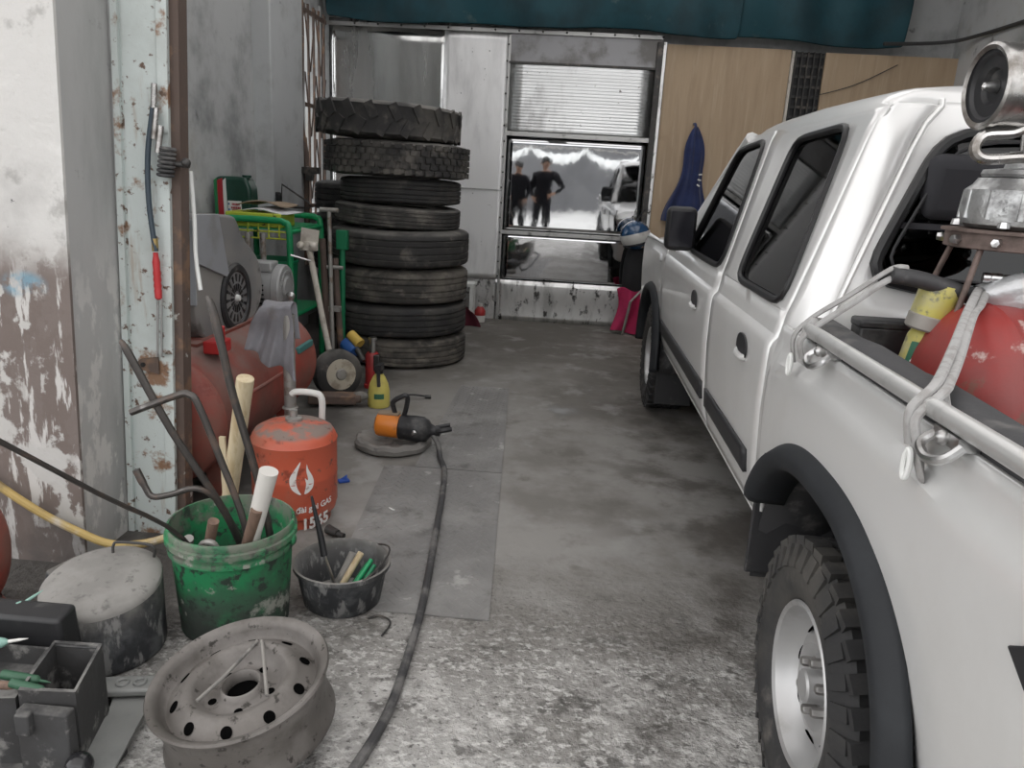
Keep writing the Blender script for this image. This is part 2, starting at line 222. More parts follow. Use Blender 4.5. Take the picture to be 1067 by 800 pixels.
# ------------------------------------------------------------------ builders
def V(*a): return Vector(a)
def frame_of(axis):
    a = Vector(axis).normalized(); h = V(0,0,1) if abs(a.z) < .95 else V(1,0,0)
    x = h.cross(a).normalized(); y = a.cross(x); return x, y, a
def cr(pts, n=6, closed=False):
    P = [Vector(p) for p in pts]; out = []; N = len(P)
    for i in range(N if closed else N-1):
        g = (lambda k: P[k % N]) if closed else (lambda k: P[max(0, min(N-1, k))])
        a, b, c, d = g(i-1), g(i), g(i+1), g(i+2)
        for j in range(n):
            t = j/n; out.append(.5*((2*b)+(c-a)*t+(2*a-5*b+4*c-d)*t*t+(3*b-a-3*c+d)*t**3))
    if not closed: out.append(P[-1].copy())
    return out
class MB:
    def __init__(s): s.v = []; s.f = []; s.m = []; s.cur = 0
    def mi(s, i): s.cur = i; return s
    def add(s, vs, fs):
        o = len(s.v); s.v += [Vector(p) for p in vs]
        for f in fs: s.f.append([o+i for i in f]); s.m.append(s.cur)
        return s
    def box(s, c, d, rot=None):
        hx, hy, hz = d[0]/2, d[1]/2, d[2]/2
        P = [V(x*hx, y*hy, z*hz) for x in (-1,1) for y in (-1,1) for z in (-1,1)]
        if rot is not None: P = [rot @ p for p in P]
        return s.add([p+Vector(c) for p in P], [(0,1,3,2),(4,6,7,5),(0,4,5,1),(2,3,7,6),(0,2,6,4),(1,5,7,3)])
    def grid(s, rows, closed_u=False, closed_v=False):
        n = len(rows); k = len(rows[0]); fs = []
        for i in range(n if closed_v else n-1):
            for j in range(k if closed_u else k-1):
                a, b = i, (i+1) % n; c, d = j, (j+1) % k
                fs.append((a*k+c, a*k+d, b*k+d, b*k+c))
        return s.add([p for r in rows for p in r], fs)
    def tube(s, pts, r, n=10, radii=None, closed=False, cap=True, sy=1.):
        P = [Vector(p) for p in pts]; N = len(P); t0 = (P[1]-P[0]).normalized(); x, y, _ = frame_of(t0); rows = []
        for i in range(N):
            a = P[(i-1) % N] if closed or i > 0 else P[0]; b = P[(i+1) % N] if closed or i < N-1 else P[-1]
            t = (b-a).normalized() if (b-a).length > 1e-9 else t0
            q = t0.rotation_difference(t); x = q @ x; y = q @ y; t0 = t
            rr = radii[i] if radii else r
            rows.append([P[i]+(x*math.cos(2*PI*j/n)+y*math.sin(2*PI*j/n)*sy)*rr for j in range(n)])
        s.grid(rows, True, closed)
        if cap and not closed:
            o = len(s.v)-N*n
            s.f.append([o+j for j in range(n)][::-1]); s.f.append([o+(N-1)*n+j for j in range(n)]); s.m += [s.cur]*2
        return s
    def rod(s, a, b, r, r2=None, n=12):
        return s.tube([a, b], r, n, radii=[r, r if r2 is None else r2])
    def lathe(s, prof, o, axis=(0,0,1), n=40, closed=False, arc=None):
        x, y, a = frame_of(axis); o = Vector(o); rows = []
        for (r, h) in prof:
            rows.append([o+a*h+(x*math.cos(2*PI*j/n)+y*math.sin(2*PI*j/n))*max(r, 1e-6) for j in range(n)])
        return s.grid(rows, True, closed)
    def sphere(s, c, r, sc_=(1,1,1), n=20, m=12, rot=None):
        rows = []
        for i in range(m+1):
            ph = -PI/2+PI*i/m
            ring = [V(math.cos(ph)*math.cos(2*PI*j/n)*r*sc_[0], math.cos(ph)*math.sin(2*PI*j/n)*r*sc_[1], math.sin(ph)*r*sc_[2]) for j in range(n)]
            rows.append([(rot @ p if rot is not None else p)+Vector(c) for p in ring])
        return s.grid(rows, True)
    def torus(s, c, R, r, axis=(0,0,1), n=36, m=10, sx=1., sy=1.):
        x, y, a = frame_of(axis)
        return s.tube([Vector(c)+x*math.cos(2*PI*i/n)*R*sx+y*math.sin(2*PI*i/n)*R*sy for i in range(n)], r, m, closed=True)
    def prism(s, poly, ext):
        P = [Vector(p) for p in poly]; e = Vector(ext); n = len(P)
        return s.add(P+[p+e for p in P], [tuple(range(n))[::-1], tuple(range(n, 2*n))]+[(i, (i+1) % n, n+(i+1) % n, n+i) for i in range(n)])
    def ring(s, outer, inner, k, fn):
        """sheet between two matching closed outlines, k subdivisions, fn maps (u,v) to 3-D"""
        rows = [[fn(*[o[i]*(1-t/k)+q[i]*t/k for i in (0,1)]) for o, q in zip(outer, inner)] for t in range(k+1)]
        return s.grid(rows, True)
    def build(s, name, mats, parent=None, loc=None, label=None, cat=None, group=None, kind=None, ang=35, bevel=0, bseg=2, solid=0, soff=-1., sub=0, xf=None):
        org = Vector(loc) if loc is not None else (Vector(parent['_o']) if parent is not None and '_o' in parent else V(0,0,0))
        if loc is None and parent is None and cat: # a thing that is one mesh: origin at its base
            xs = [p.x for p in s.v]; ys = [p.y for p in s.v]; zs = [p.z for p in s.v]
            org = V((min(xs)+max(xs))/2, (min(ys)+max(ys))/2, min(zs))
        me = bpy.data.meshes.new(name)
        bm = bmesh.new(); vv = [bm.verts.new((xf @ p if xf is not None else p)-org) for p in s.v]
        for f, mi in zip(s.f, s.m):
            q = []
            for i in f:
                if vv[i] not in q: q.append(vv[i])
            if len(q) < 3: continue
            try: nf = bm.faces.new(q); nf.material_index = mi
            except ValueError: pass
        bmesh.ops.remove_doubles(bm, verts=bm.verts, dist=2e-5)
        bmesh.ops.dissolve_degenerate(bm, edges=bm.edges, dist=1e-6)
        bmesh.ops.recalc_face_normals(bm, faces=bm.faces)
        bm.to_mesh(me); bm.free()
        for m_ in (mats if isinstance(mats, (list, tuple)) else [mats]): me.materials.append(MATS[m_])
        me.shade_smooth()
        if ang: me.set_sharp_from_angle(angle=math.radians(ang))
        ob = bpy.data.objects.new(name, me); COL.objects.link(ob)
        if parent is not None: ob.parent = parent
        if parent is None or loc is not None: ob.location = org if parent is None else org-Vector(parent['_o'])
        ob['_o'] = tuple(org)
        if solid: md = ob.modifiers.new('t', 'SOLIDIFY'); md.thickness = solid; md.offset = soff
        if bevel: md = ob.modifiers.new('b', 'BEVEL'); md.width = bevel; md.segments = bseg; md.limit_method = 'ANGLE'; md.angle_limit = math.radians(40)
        if sub: md = ob.modifiers.new('s', 'SUBSURF'); md.levels = sub; md.render_levels = sub
        tag(ob, label, cat, group, kind); return ob
def tag(o, label=None, cat=None, group=None, kind=None):
    for k, v in (('label', label), ('category', cat), ('group', group), ('kind', kind)):
        if v: o[k] = v
    return o
def thing(name, label, cat, loc=(0,0,0), group=None):
    o = bpy.data.objects.new(name, None); COL.objects.link(o); o.location = loc; o['_o'] = tuple(loc); o.empty_display_size = .1
    return tag(o, label, cat, group)
def struct(mb, name, m, **k): return mb.build(name, m, kind='structure', **k)
def lin(a, b, t): return a+(b-a)*t
def interp(tab, x):
    if x <= tab[0][0]: return tab[0][1]
    for (a, p), (b, q) in zip(tab, tab[1:]):
        if x <= b: return p+(q-p)*(x-a)/(b-a)
    return tab[-1][1]

# ------------------------------------------------------------------ the setting
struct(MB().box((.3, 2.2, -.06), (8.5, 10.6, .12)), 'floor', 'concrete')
struct(MB().box((0, -14, -.09), (60, 21.8, .10)), 'street_ground', 'street')
struct(MB().box((-12.3, 6, -.09), (16.5, 18, .10)), 'side_yard_ground', 'street')
PX = -1.405
def lean(z): return -.04*(1.68-z)        # the old pillar leans a little
pl = [V(-4.5,2.15,0), V(PX+lean(0),2.15,0), V(PX+lean(3.7),2.15,3.7), V(-4.5,2.15,3.7)]
struct(MB().prism(pl, (0,.012,0)), 'wall_front', 'plaster_peeling')
struct(MB().prism([p+V(0,.012,0)+(V(-.003,0,0) if i in (1,2) else V(0,0,0)) for i, p in enumerate(pl)], (0,.25,0)), 'wall_front_reveal', 'plaster_reveal')
struct(MB().box((-2.28, 3.9, 1.9), (.14, 3.2, 3.8)).box((-2.28,6.6,3.15),(.14,2.2,1.3)).box((-2.28,6.6,.42),(.14,.8,.84)), 'wall_left', 'plaster_grey')
struct(MB().box((-2.17, 5.85, 1.9), (.18, .7, 3.8)), 'pilaster_left', 'plaster_pilaster', bevel=.01)
struct(MB().box((3.17, 3.9, 1.9), (.14, 7.4, 3.8)), 'wall_right', 'plaster_grey')
struct(MB().box((.4, 7.15, 1.9), (5.6, .10, 3.8)), 'wall_back', 'plaster_grey')
struct(MB().box((.4, 2.45, 3.86), (5.8, .8, .12)).box((.4, 6.95, 3.86), (5.8, .7, .12)).box((2.6, 4.7, 3.86), (1.4, 3.8, .12)).box((-2.2, 4.7, 3.86), (.5, 3.8, .12)).box((-.2, 4.7, 3.86), (.25, 3.8, .12)), 'ceiling', 'ceiling_paint')
struct(MB().grid([[V(x,y,3.93) for x in (-1.97,-.3)] for y in (2.83,6.62)]), 'added_skylight_1', 'added_roof_sheet')  # unseen skylight, added to brighten the inside
struct(MB().grid([[V(x,y,3.93) for x in (-.1,1.92)] for y in (2.83,6.62)]), 'added_skylight_2', 'added_roof_sheet')  # second unseen skylight, added for more light inside
struct(MB().grid([[V(x,y,3.42) for x in (-5,4.6)] for y in (-2.2,2.14)]), 'added_porch_roof', 'added_roof_sheet')  # unseen translucent porch roof, added to shade the foreground
struct(MB().box((.5, 2.28, 3.6), (5.6, .26, .4)), 'trim_1', 'plaster_reveal')

# back partition, sheet by sheet -------------------------------------------------
YB = 7.0
sh = thing('sheet_metal_partition', 'patchwork partition of shiny metal sheets across the back of the garage', 'partition', (-.7, YB, 0))
MB().grid([[V(x, YB+.006*math.sin(x*9)+.004*math.sin(z*5), z) for x in [lin(-2.13,-1.10,i/16) for i in range(17)]] for z in [lin(.36,2.5,j/12) for j in range(13)]]).build('smoky_sheet', 'sheet_smoky', sh, solid=.006, label='smoky streaked metal sheet beside the window')
def corr(x0, x1, z0, z1, pitch_, amp, horiz):
    m = MB(); rows = []
    if horiz:
        n = int((z1-z0)/pitch_)*4
        for i in range(n+1):
            z = lin(z0,z1,i/n); y = YB-.012+amp*math.sin(2*PI*(z-z0)/pitch_); rows.append([V(x, y+.004*math.sin(x*7+z*2), z) for x in [lin(x0,x1,k/10) for k in range(11)]])
    else:
        n = int((x1-x0)/pitch_)*4
        for i in range(n+1):
            x = lin(x0,x1,i/n); y = YB-.012+amp*math.sin(2*PI*(x-x0)/pitch_); rows.append([V(x, y+.006*math.sin(z*4), z) for z in [lin(z0,z1,k/10) for k in range(11)]])
    return m.grid(rows)
MB().grid([[V(x, YB-.012+.006*math.sin(x*7+z*1.3)+.003*math.sin(z*4+x*3), z) for x in [lin(-1.13,-.575,i/12) for i in range(13)]] for z in [lin(.36,2.44,j/36) for j in range(37)]]).build('bright_sheet', 'sheet_matte', sh, solid=.003)
MB().box((-.85,YB-.022,1.155),(.55,.004,.012)).build('seam_strip', 'aluminium_strip', sh)
MB().box((.07,YB,2.32),(1.27,.012,.24)).build('dark_top_sheet', 'sheet_dark', sh)
corr(-.565,.655,1.665,2.205,.026,.0011,True).build('corrugated_sheet', 'sheet_bright', sh, solid=.003)
MB().grid([[V(x, YB-.004+.0006*math.sin(x*4.1+.5)*math.sin(z*3+x), z) for x in [lin(-.565,.655,i/20) for i in range(21)]] for z in [lin(.80,1.62,j/14) for j in range(15)]]).build('mirror_sheet', 'sheet_mirror', sh, solid=.004, label='mirror bright sheet reflecting the street')
MB().grid([[V(x, YB-.004+.003*math.sin(x*3.1+1.5)*math.sin(z*4), z) for x in [lin(-.565,.655,i/20) for i in range(21)]] for z in [lin(.36,.79,j/10) for j in range(11)]]).build('lower_mirror_sheet', 'sheet_mirror', sh, solid=.004)
MB().grid([[V(x, YB-.02+.004*math.sin(x*8)+.004*math.sin(z*15), z) for x in [lin(-.60,.66,i/20) for i in range(21)]] for z in [lin(.0,.37,j/8) for j in range(9)]]).build('kick_sheet', 'galvanised_dirty', sh, solid=.004, label='dirt-speckled galvanised kick sheet')
MB().box((-1.35,YB+.01,.18),(1.5,.03,.36)).build('low_wall_sheet', 'galvanised_dirty', sh)
m = MB(); m.box((.05,YB-.02,1.637),(1.25,.02,.04)); m.build('rail', 'aluminium_strip', sh, bevel=.003)
MB().box((.05,YB-.02,.795),(1.25,.02,.035)).build('rail', 'aluminium_strip', sh, bevel=.003)
MB().box((.05,YB-.02,2.212),(1.25,.02,.018)).build('rail', 'dark_steel', sh)
MB().box((-.572,YB-.02,1.2),(.02,.018,2.45)).build('stile', 'aluminium_strip', sh)
MB().box((.685,YB-.025,1.21),(.05,.04,2.42)).build('post', 'dark_steel', sh, bevel=.004)
MB().box((.722,YB-.03,1.21),(.024,.03,2.42)).build('post', 'galvanised_dirty', sh)
MB().box((-.75,YB-.02,2.455),(2.9,.03,.03)).build('top_rail', 'aluminium_strip', sh)
m = MB()
for i in range(16):
    m.sphere((-.585+.004*math.sin(i*3), YB-.03, .4+.13*i), .008, n=8, m=6)
for i in range(14): m.sphere((-1.9+.2*i, YB-.04, 2.458), .009, n=8, m=6)
m.build('rivet', 'dark_steel', sh)
MB().box((1.25,YB-.01,1.2),(1.02,.018,2.42)).build('plywood_sheet', 'plywood', None, label='pale plywood panel behind the hanging navy jacket', cat='plywood panel', group=None)
MB().box((2.575,YB-.01,1.2),(1.07,.018,2.40)).build('plywood_sheet', 'plywood', None, label='pale plywood panel at the corner beside the grey side wall', cat='plywood panel')
gr = thing('vent_grating', 'dark upright slatted grating between the two plywood panels', 'grating', (1.9, YB, 0))
MB().box((1.9,YB+.02,1.2),(.28,.01,2.4)).build('backing', 'seal_black', gr)
m = MB()
for i in range(5): m.box((1.80+.05*i,YB-.012,1.2),(.012,.02,2.4))
m.build('bar', 'dark_steel', gr)
m = MB()
for i in range(30): m.box((1.9,YB-.002,.08*i+.05),(.27,.008,.02))
m.build('slat', 'dark_steel', gr)
MB().box((1.775,YB-.02,1.2),(.022,.03,2.4)).build('edge_strip', 'handle_cream', gr)

# teal tarp along the top of the back wall
def tarp_pt(x, t):
    zb = 2.47+.012*math.sin(x*5)+.018*math.sin(x*1.7+1)-.012*x
    z = lin(zb, 3.5, t); return V(x, YB-.10-.05*math.sin(PI*min(1,t*1.6))-.018*math.sin(x*6+z*4)-.012*math.sin(x*15), z)
MB().grid([[tarp_pt(x, t) for x in [lin(-2.13,1.3,i/70) for i in range(71)]] for t in [j/14 for j in range(15)]]).build('tarpaulin', 'tarp_teal', None, label='teal tarpaulin hung above the shiny metal sheets', cat='tarpaulin', solid=.004, sub=1)
MB().grid([[tarp_pt(x, t)+V(0,.03,.02) for x in [lin(1.22,2.62,i/40) for i in range(41)]] for t in [j/14 for j in range(15)]]).build('tarpaulin', 'tarp_teal', None, label='dark teal tarpaulin hung above the plywood', cat='tarpaulin', solid=.004, sub=1)
MB().tube(cr([(2.45,6.88,2.47),(2.9,6.9,2.5),(3.07,6.6,2.52),(3.07,5.0,2.50),(3.07,2.6,2.48)],6), .014, 8).build('conduit', 'conduit', None, label='dark cable conduit running along the grey wall above the truck', cat='conduit')
MB().tube(cr([(1.95,6.965,2.05),(2.3,6.97,2.16),(2.62,6.965,2.33)],6), .004, 6).build('wire', 'conduit', None, label='thin wire sagging across the plywood', cat='wire')

# window with the folding steel grille, left end of the back of the room
struct(MB().box((-2.25,6.98,1.7),(.12,.06,1.75)).box((-2.25,6.24,1.7),(.1,.05,1.75)).box((-2.25,6.6,.86),(.14,.8,.05)), 'window_1', 'plaster_grey')
g = thing('window_grille', 'rusty folding steel grille over the bright window behind the tyres', 'grille', (-2.15, 6.6, .86))
for i in range(6):
    y = 6.26+.135*i
    MB().box((-2.16,y,1.68),(.016,.018,1.66)).build('bar', 'rusty_brown', g)
for (a, b) in ((1.0,1.5),(1.5,2.0),(2.0,2.5)):
    m = MB()
    for i in range(5):
        y = 6.26+.135*i
        m.box((-2.145,y+.0675,(a+b)/2),(.006,.02,.5), Matrix.Rotation(math.atan2(.135,.5)*(1 if i % 2 else -1),3,'X'))
    m.build('lattice', 'rusty_brown', g)
for z in (.95, 1.75, 2.45): MB().box((-2.155,6.6,z),(.02,.74,.03)).build('crossbar', 'rusty_brown', g)
MB().tube(cr([(-2.06,6.12,.5),(-2.06,6.14,1.1),(-2.07,6.16,1.38),(-2.10,6.15,1.62),(-2.09,6.16,2.2),(-2.10,6.17,2.6)],5), .022, 8, radii=None).build('grille_post', 'rusty_brown', None, label='bent dark iron upright leaning at the pilaster corner', cat='iron post')
MB().box((-2.02,6.1,1.24),(.16,.03,.05)).box((-2.02,6.1,1.21),(.05,.04,.1)).box((-2.07,6.15,1.23),(.05,.14,.03)).build('wall_bracket', 'dark_steel', None, label='small dark iron bracket fixed on the pilaster', cat='bracket')
hs = thing('hacksaw', 'dark hacksaw hanging on the pilaster above the green rack', 'hacksaw', (-2.0, 5.49, .95))
MB().tube([(-2.03,5.488,.98),(-2.02,5.488,1.14),(-1.82,5.488,1.02)], .007, 8).build('saw_frame', 'dark_steel', hs)
MB().box((-1.925,5.488,.985),(.21,.003,.014)).build('blade', 'tool_steel', hs)
MB().box((-2.05,5.488,1.03),(.035,.025,.11)).build('handle', 'black_plastic', hs, bevel=.006)

# gate jamb ---------------------------------------------------------------------
JL = lambda z: -.045*(1.47-z)
def jx(x, z): return x+JL(z)
jb = thing('gate_jamb', 'pale green rusty steel gate jamb beside the peeling pillar', 'gate jamb', (-1.33, 2.44, 0))
def jprism(poly): # poly in (x,y), leaning like the pillar
    m = MB(); n = len(poly); zs = [0, .9, 1.8, 3.4]
    m.grid([[V(jx(x,z), y, z) for x, y in poly] for z in zs], True); return m
jprism([(-1.405,2.40),(-1.385,2.40),(-1.383,2.412),(-1.372,2.412),(-1.370,2.40),(-1.232,2.40),(-1.232,2.44),(-1.405,2.44)]).build('channel', 'gate_paint', jb)
jprism([(-1.232,2.415),(-1.203,2.415),(-1.203,2.47),(-1.232,2.47)]).build('edge_bar', 'rusty_brown', jb)
m = MB()
for z0, z1 in ((.0,.52),(.66,.95),(1.36,2.4)):
    m.prism([V(jx(-1.262,z0),2.396,z0),V(jx(-1.228,z0),2.396,z0),V(jx(-1.228,z1),2.396,z1),V(jx(-1.262,z1),2.396,z1)], (0,-.004,0))
m.build('cover_strip', 'gate_paint', jb, bevel=.002)
m = MB(); z = .62; c = V(jx(-1.305,z),2.394,z)
pts = [c+V(-.022+.020*math.cos(a), 0, .020*math.sin(a)) for a in [PI/2+PI*i/10 for i in range(11)]]+[c+V(.005,0,-.024),c+V(.03,0,-.03),c+V(.03,0,.03),c+V(.005,0,.024)]
m.prism(pts, (0,-.006,0)); m.build('lug', 'rusty_brown', jb)
MB().lathe([(.0001,0),(.008,0),(.008,.004),(.0001,.004)], c+V(-.022,-.010,0), (0,1,0), 12).build('lug_hole', 'seal_black', jb)
# air gun hanging on the jamb
ag = thing('air_blow_gun', 'air blow gun with dark hose and red grip hanging on the gate jamb', 'air gun', (jx(-1.28,1.0), 2.36, .62))
MB().tube(cr([(jx(-1.262,1.44),2.372,1.44),(jx(-1.282,1.3),2.37,1.30),(jx(-1.283,1.15),2.37,1.15),(jx(-1.265,1.0),2.37,1.0)],5), .0085, 8).build('hose', 'hose_blue', ag)
m = MB(); x = jx(-1.264,.93)
m.lathe([(.006,.0),(.011,.005),(.012,.03),(.0105,.035),(.0125,.045),(.0105,.055),(.0125,.065),(.0105,.075),(.0125,.085),(.0105,.095),(.012,.12),(.008,.14),(.008,.15)], (x,2.372,.845), (0,0,1), 16)
m.build('grip', 'red_grip', ag)
MB().rod((x,2.372,1.0),(x,2.372,1.04),.010).build('collar', 'brass', ag)
MB().rod((jx(-1.258,.75)+.000,2.372,.85),(jx(-1.266,.6),2.372,.655),.004).rod((jx(-1.246,.75),2.372,.85),(jx(-1.252,.6),2.372,.655),.003).build('nozzle', 'bright_steel', ag)
MB().rod((jx(-1.262,1.43),2.372,1.43),(jx(-1.258,1.5),2.372,1.50),.009).rod((jx(-1.258,1.34),2.360,1.34),(jx(-1.25,1.44),2.366,1.43),.008).rod((jx(-1.246,1.3),2.360,1.30),(jx(-1.238,1.4),2.366,1.38),.009).build('coupling', 'chrome_greasy', ag)
m = MB()
for i in range(7): m.torus((jx(-1.232,1.26)+.002*i,2.375,1.235+.013*i), .021, .0055, (0.1,0,1), 18, 8)
m.build('coil', 'hose_rubber', ag)
MB().rod((jx(-1.2,1.27),2.385,1.27),(jx(-1.16,1.27),2.385,1.268),.009).sphere((jx(-1.17,1.27),2.385,1.275),.015,n=10,m=8).build('hook', 'dark_steel', ag)
MB().tube(cr([(-1.212,2.48,1.25),(-1.208,2.48,1.1),(-1.205,2.47,.98),(-1.19,2.46,.87)],5), .007, 8).build('white_cable', 'stripe_white', None, label='white cable hanging along the brown edge of the gate jamb', cat='cable')
# small things on the pillar
MB().box((-1.71,2.14,1.33),(.03,.03,.09)).box((-1.72,2.12,1.30),(.02,.05,.02)).build('pillar_hook', 'dark_steel', None, label='small black hook on the whitewashed pillar', cat='hook', bevel=.003)
MB().tube(cr([(-1.95,2.11,.50),(-1.76,2.115,.315),(-1.6,2.118,.20),(-1.47,2.12,.135),(-1.36,2.12,.10),(-1.24,2.12,.115),(-1.12,2.14,.16),(-1.05,2.16,.19)],6), .013, 10).build('yellow_hose', 'hose_yellow', None, label='grimy yellow hose sagging across the pillar toward the green bucket', cat='hose')
#@@PART2
# ------------------------------------------------------------------ tyres
def tyre_mb(R, W, rin, kind, n=64, seed=0):
    rnd = random.Random(seed); m = MB(); d = .009
    pr = [(rin,-W*.36),(rin+.012,-W*.44),(rin+(R-rin)*.35,-W*.50),(rin+(R-rin)*.62,-W*.505),(R-.028,-W*.46),(R-.010,-W*.425),(R-.002,-W*.38)]
    if kind == 'rib':
        for h in (-.26,-.10,.10,.26):
            pr += [(R,W*(h-.022)),(R-d,W*(h-.014)),(R-d,W*(h+.014)),(R,W*(h+.022))]
    else: pr += [(R-.008,-W*.3),(R-.006,0),(R-.008,W*.3)]
    pr += [(r,-h) for r, h in pr[:7][::-1]]
    pr += [(rin+(R-rin)*.5,W*.44),(R-.03,W*.34),(R-.022,0),(R-.03,-W*.34),(rin+(R-rin)*.5,-W*.44)]
    m.lathe(pr, (0,0,0), (0,0,1), n, closed=True)
    def block(a, h, dx, dh, dr, skew=0, r=None):
        q = Matrix.Rotation(a,3,'Z') @ Matrix.Rotation(skew,3,'X'); r = R if r is None else r
        m.box(Matrix.Rotation(a,3,'Z') @ V(r-.004+dr/2-.005,0,h), (dr+.012, dx, dh), q)
    if kind == 'block':
        k = 46
        for i in range(k):
            for j, h in enumerate((-.36,-.18,0,.18,.36)):
                block(2*PI*(i+.5*(j % 2))/k, h*W, 2*PI*R/k*.68, W*.135, .008, .12*(-1)**j)
    if kind == 'lug':
        k = 20
        for i in range(k):
            block(2*PI*i/k, W*.22, .055, W*.46, .007, .5); block(2*PI*(i+.5)/k, -W*.22, .055, W*.46, .007, -.5)
    if kind == 'allterrain':
        k = 34
        for i in range(k):
            a = 2*PI*i/k
            for s in (-1,1):
                block(a, s*W*.36, 2*PI*R/k*.62, W*.19, .011, .15*s); 
                block(a+PI/k, s*W*.13, 2*PI*R/k*.6, W*.17, .009, -.35*s)
                q = Matrix.Rotation(a,3,'Z'); m.box(q @ V(R-.036,0,s*W*.463), (.05, 2*PI*R/k*.5, .016), q @ Matrix.Rotation(s*.25,3,'Y'))
    return m
stack = [ # r, width, z0, dx, dy, kind, material, tilt, label
 (.44,.205,.0,.02,.0,'rib','tyre_brown',0,'brown dusty worn tyre at the bottom of the tall stack'),
 (.465,.215,.205,-.01,.0,'rib','tyre_rubber',.01,'dark ribbed tyre second from the bottom of the tall stack'),
 (.465,.235,.425,-.01,.02,'rib','tyre_brown',-.008,'wide brownish ribbed tyre third from the bottom of the tall stack'),
 (.468,.245,.665,-.01,.0,'rib','tyre_dusty',.0,'wide ribbed tyre fourth from the bottom of the tall stack'),
 (.425,.145,.915,-.035,.01,'rib','tyre_dusty',-.03,'narrow slanting tyre fifth from the bottom of the tall stack'),
 (.405,.165,1.068,-.015,.0,'rib','tyre_rubber',.0,'small ribbed tyre just under the chunky block-tread tyre'),
 (.48,.225,1.238,-.045,.01,'block','tyre_dusty',-.012,'big block-tread tyre second from the top of the stack'),
 (.475,.225,1.470,-.10,-.01,'lug','tyre_dusty',-.035,'lug-tread tractor-style tyre lying on top of the stack')]
for i, (r, wd, z0, dx, dy, kind, mt, tilt, lab) in enumerate(stack):
    mb = tyre_mb(r, wd, r*.56, kind, 72, i)
    q = Matrix.Translation((-1.115+dx, 5.32+dy, z0+wd/2)) @ Matrix.Rotation(-tilt,4,'Y') @ Matrix.Rotation(i*1.3,4,'Z')
    # worn, sagging casing
    for p in mb.v:
        a = math.atan2(p.y,p.x); p.z = p.z*.975+.0018*math.sin(2*a+i)+.001*math.sin(5*a+i*2)
    o = mb.build('tyre', mt, None, loc=(0,0,0), label=lab, cat='tyre', group='tyres in the tall stack'); o.matrix_world = q
for k, (dx, z0) in enumerate(((0,0),(.02,.235),(-.01,.47),(.01,.705),(.0,.94))):
    mb = tyre_mb(.40, .23, .24, 'rib', 64, k+20)
    lab = ['bottom','second','third','fourth','topmost'][k]
    o = mb.build('tyre', 'tyre_rubber', None, loc=(0,0,0), label=('dark tyre showing at the grille behind the tall stack, topmost of the rear pile' if k == 4 else f'dark tyre hidden in the rear pile behind the tall stack, {lab} from the floor'), cat='tyre', group='tyres in the pile behind')
    o.matrix_world = Matrix.Translation((-1.63+dx, 6.30, z0+.115))

# ------------------------------------------------------------------ pickup truck
TX = 1.375
tr = thing('pickup_truck', 'white double-cab pickup truck parked along the wall with its bed nearest the street', 'truck', (TX, 2.75, 0))
XS = [(.38,.60),(.43,.575),(.46,.562),(.54,.546),(.62,.538),(.75,.531),(.88,.532),(.920,.534),(.937,.550),(.955,.554),(1.0,.562),(1.45,.692),(1.49,.712)]
def xs(z): return interp(XS, z)
def side(s, off=0.): return (lambda y, z: V(xs(z)+off if s < 0 else 2*TX-xs(z)-off, y, z))
ZL = [.45,.48,.52,.56,.60,.66,.75,.82,.88,.91,.925,.938,.95,.965,1.0]
def resample(poly, k): return [tuple(lin(a, b, j/k) for a, b in zip(p, q)) for p, q in zip(poly, poly[1:]+poly[:1]) for j in range(k)]
def soft(pts, it=3):
    for _ in range(it): pts = [tuple((pts[i-1][c]+2*pts[i][c]+pts[(i+1) % len(pts)][c])/4 for c in range(len(pts[0]))) for i in range(len(pts))]
    return pts
def panel(fn, yr, yf, zl, n=14): return [[fn(lin(yr(z), yf(z), j/n), z) for j in range(n+1)] for z in zl]
W2 = soft(resample([(1.985,1.012),(2.535,1.012),(2.53,1.445),(2.075,1.462)], 12))
W1 = soft(resample([(2.805,1.012),(3.56,1.012),(3.34,1.44),(2.935,1.462)], 12))
def make_door(s, name, lower, outer, win, hy, ty):
    fn = side(s); m = MB(); m.grid(panel(fn, *lower, ZL)); m.ring(resample(outer, 12), win, 3, fn)
    lab = None
    d = m.build(name, 'car_paint', tr, solid=.012, ang=25)
    gf = side(s, .007); MB().prism([gf(*p) for p in win], (.004*(-s),0,0)).build('window', 'tinted_glass', d, label='dark tinted side window')
    MB().tube([side(s,.0)(*p) for p in win], .011, 8, closed=True).build('window_seal', 'seal_black', d)
    f2 = side(s,-.004)
    y0, y1 = ty; pts = [(y0,.537),(y1,.537),(y1,.602),(y0,.602)]
    m = MB(); m.grid([[f2(lin(y0,y1,i/12), z)+V(s*.0,0,0) for i in range(13)] for z in (.537,.55,.585,.602)]); m.build('trim_strip', 'trim_black', d, solid=.012, soff=0, label='black rub strip')
    h = MB(); c = side(s,-.002)(hy,.855)
    ov = [V(c.x, c.y+.062*math.cos(a), c.z+.038*math.sin(a)+.004*math.cos(a)) for a in [2*PI*i/24 for i in range(24)]]
    h.prism(ov, (s*.004,0,0)); hd = h.build('handle_recess', 'trim_black', d)
    MB().tube(cr([side(s,.002)(hy-.05,.834), side(s,-.008)(hy-.03,.830), side(s,-.008)(hy+.03,.830), side(s,.002)(hy+.052,.838)],5), .010, 8).build('handle', 'car_paint', hd, label='painted pull handle')
    return d
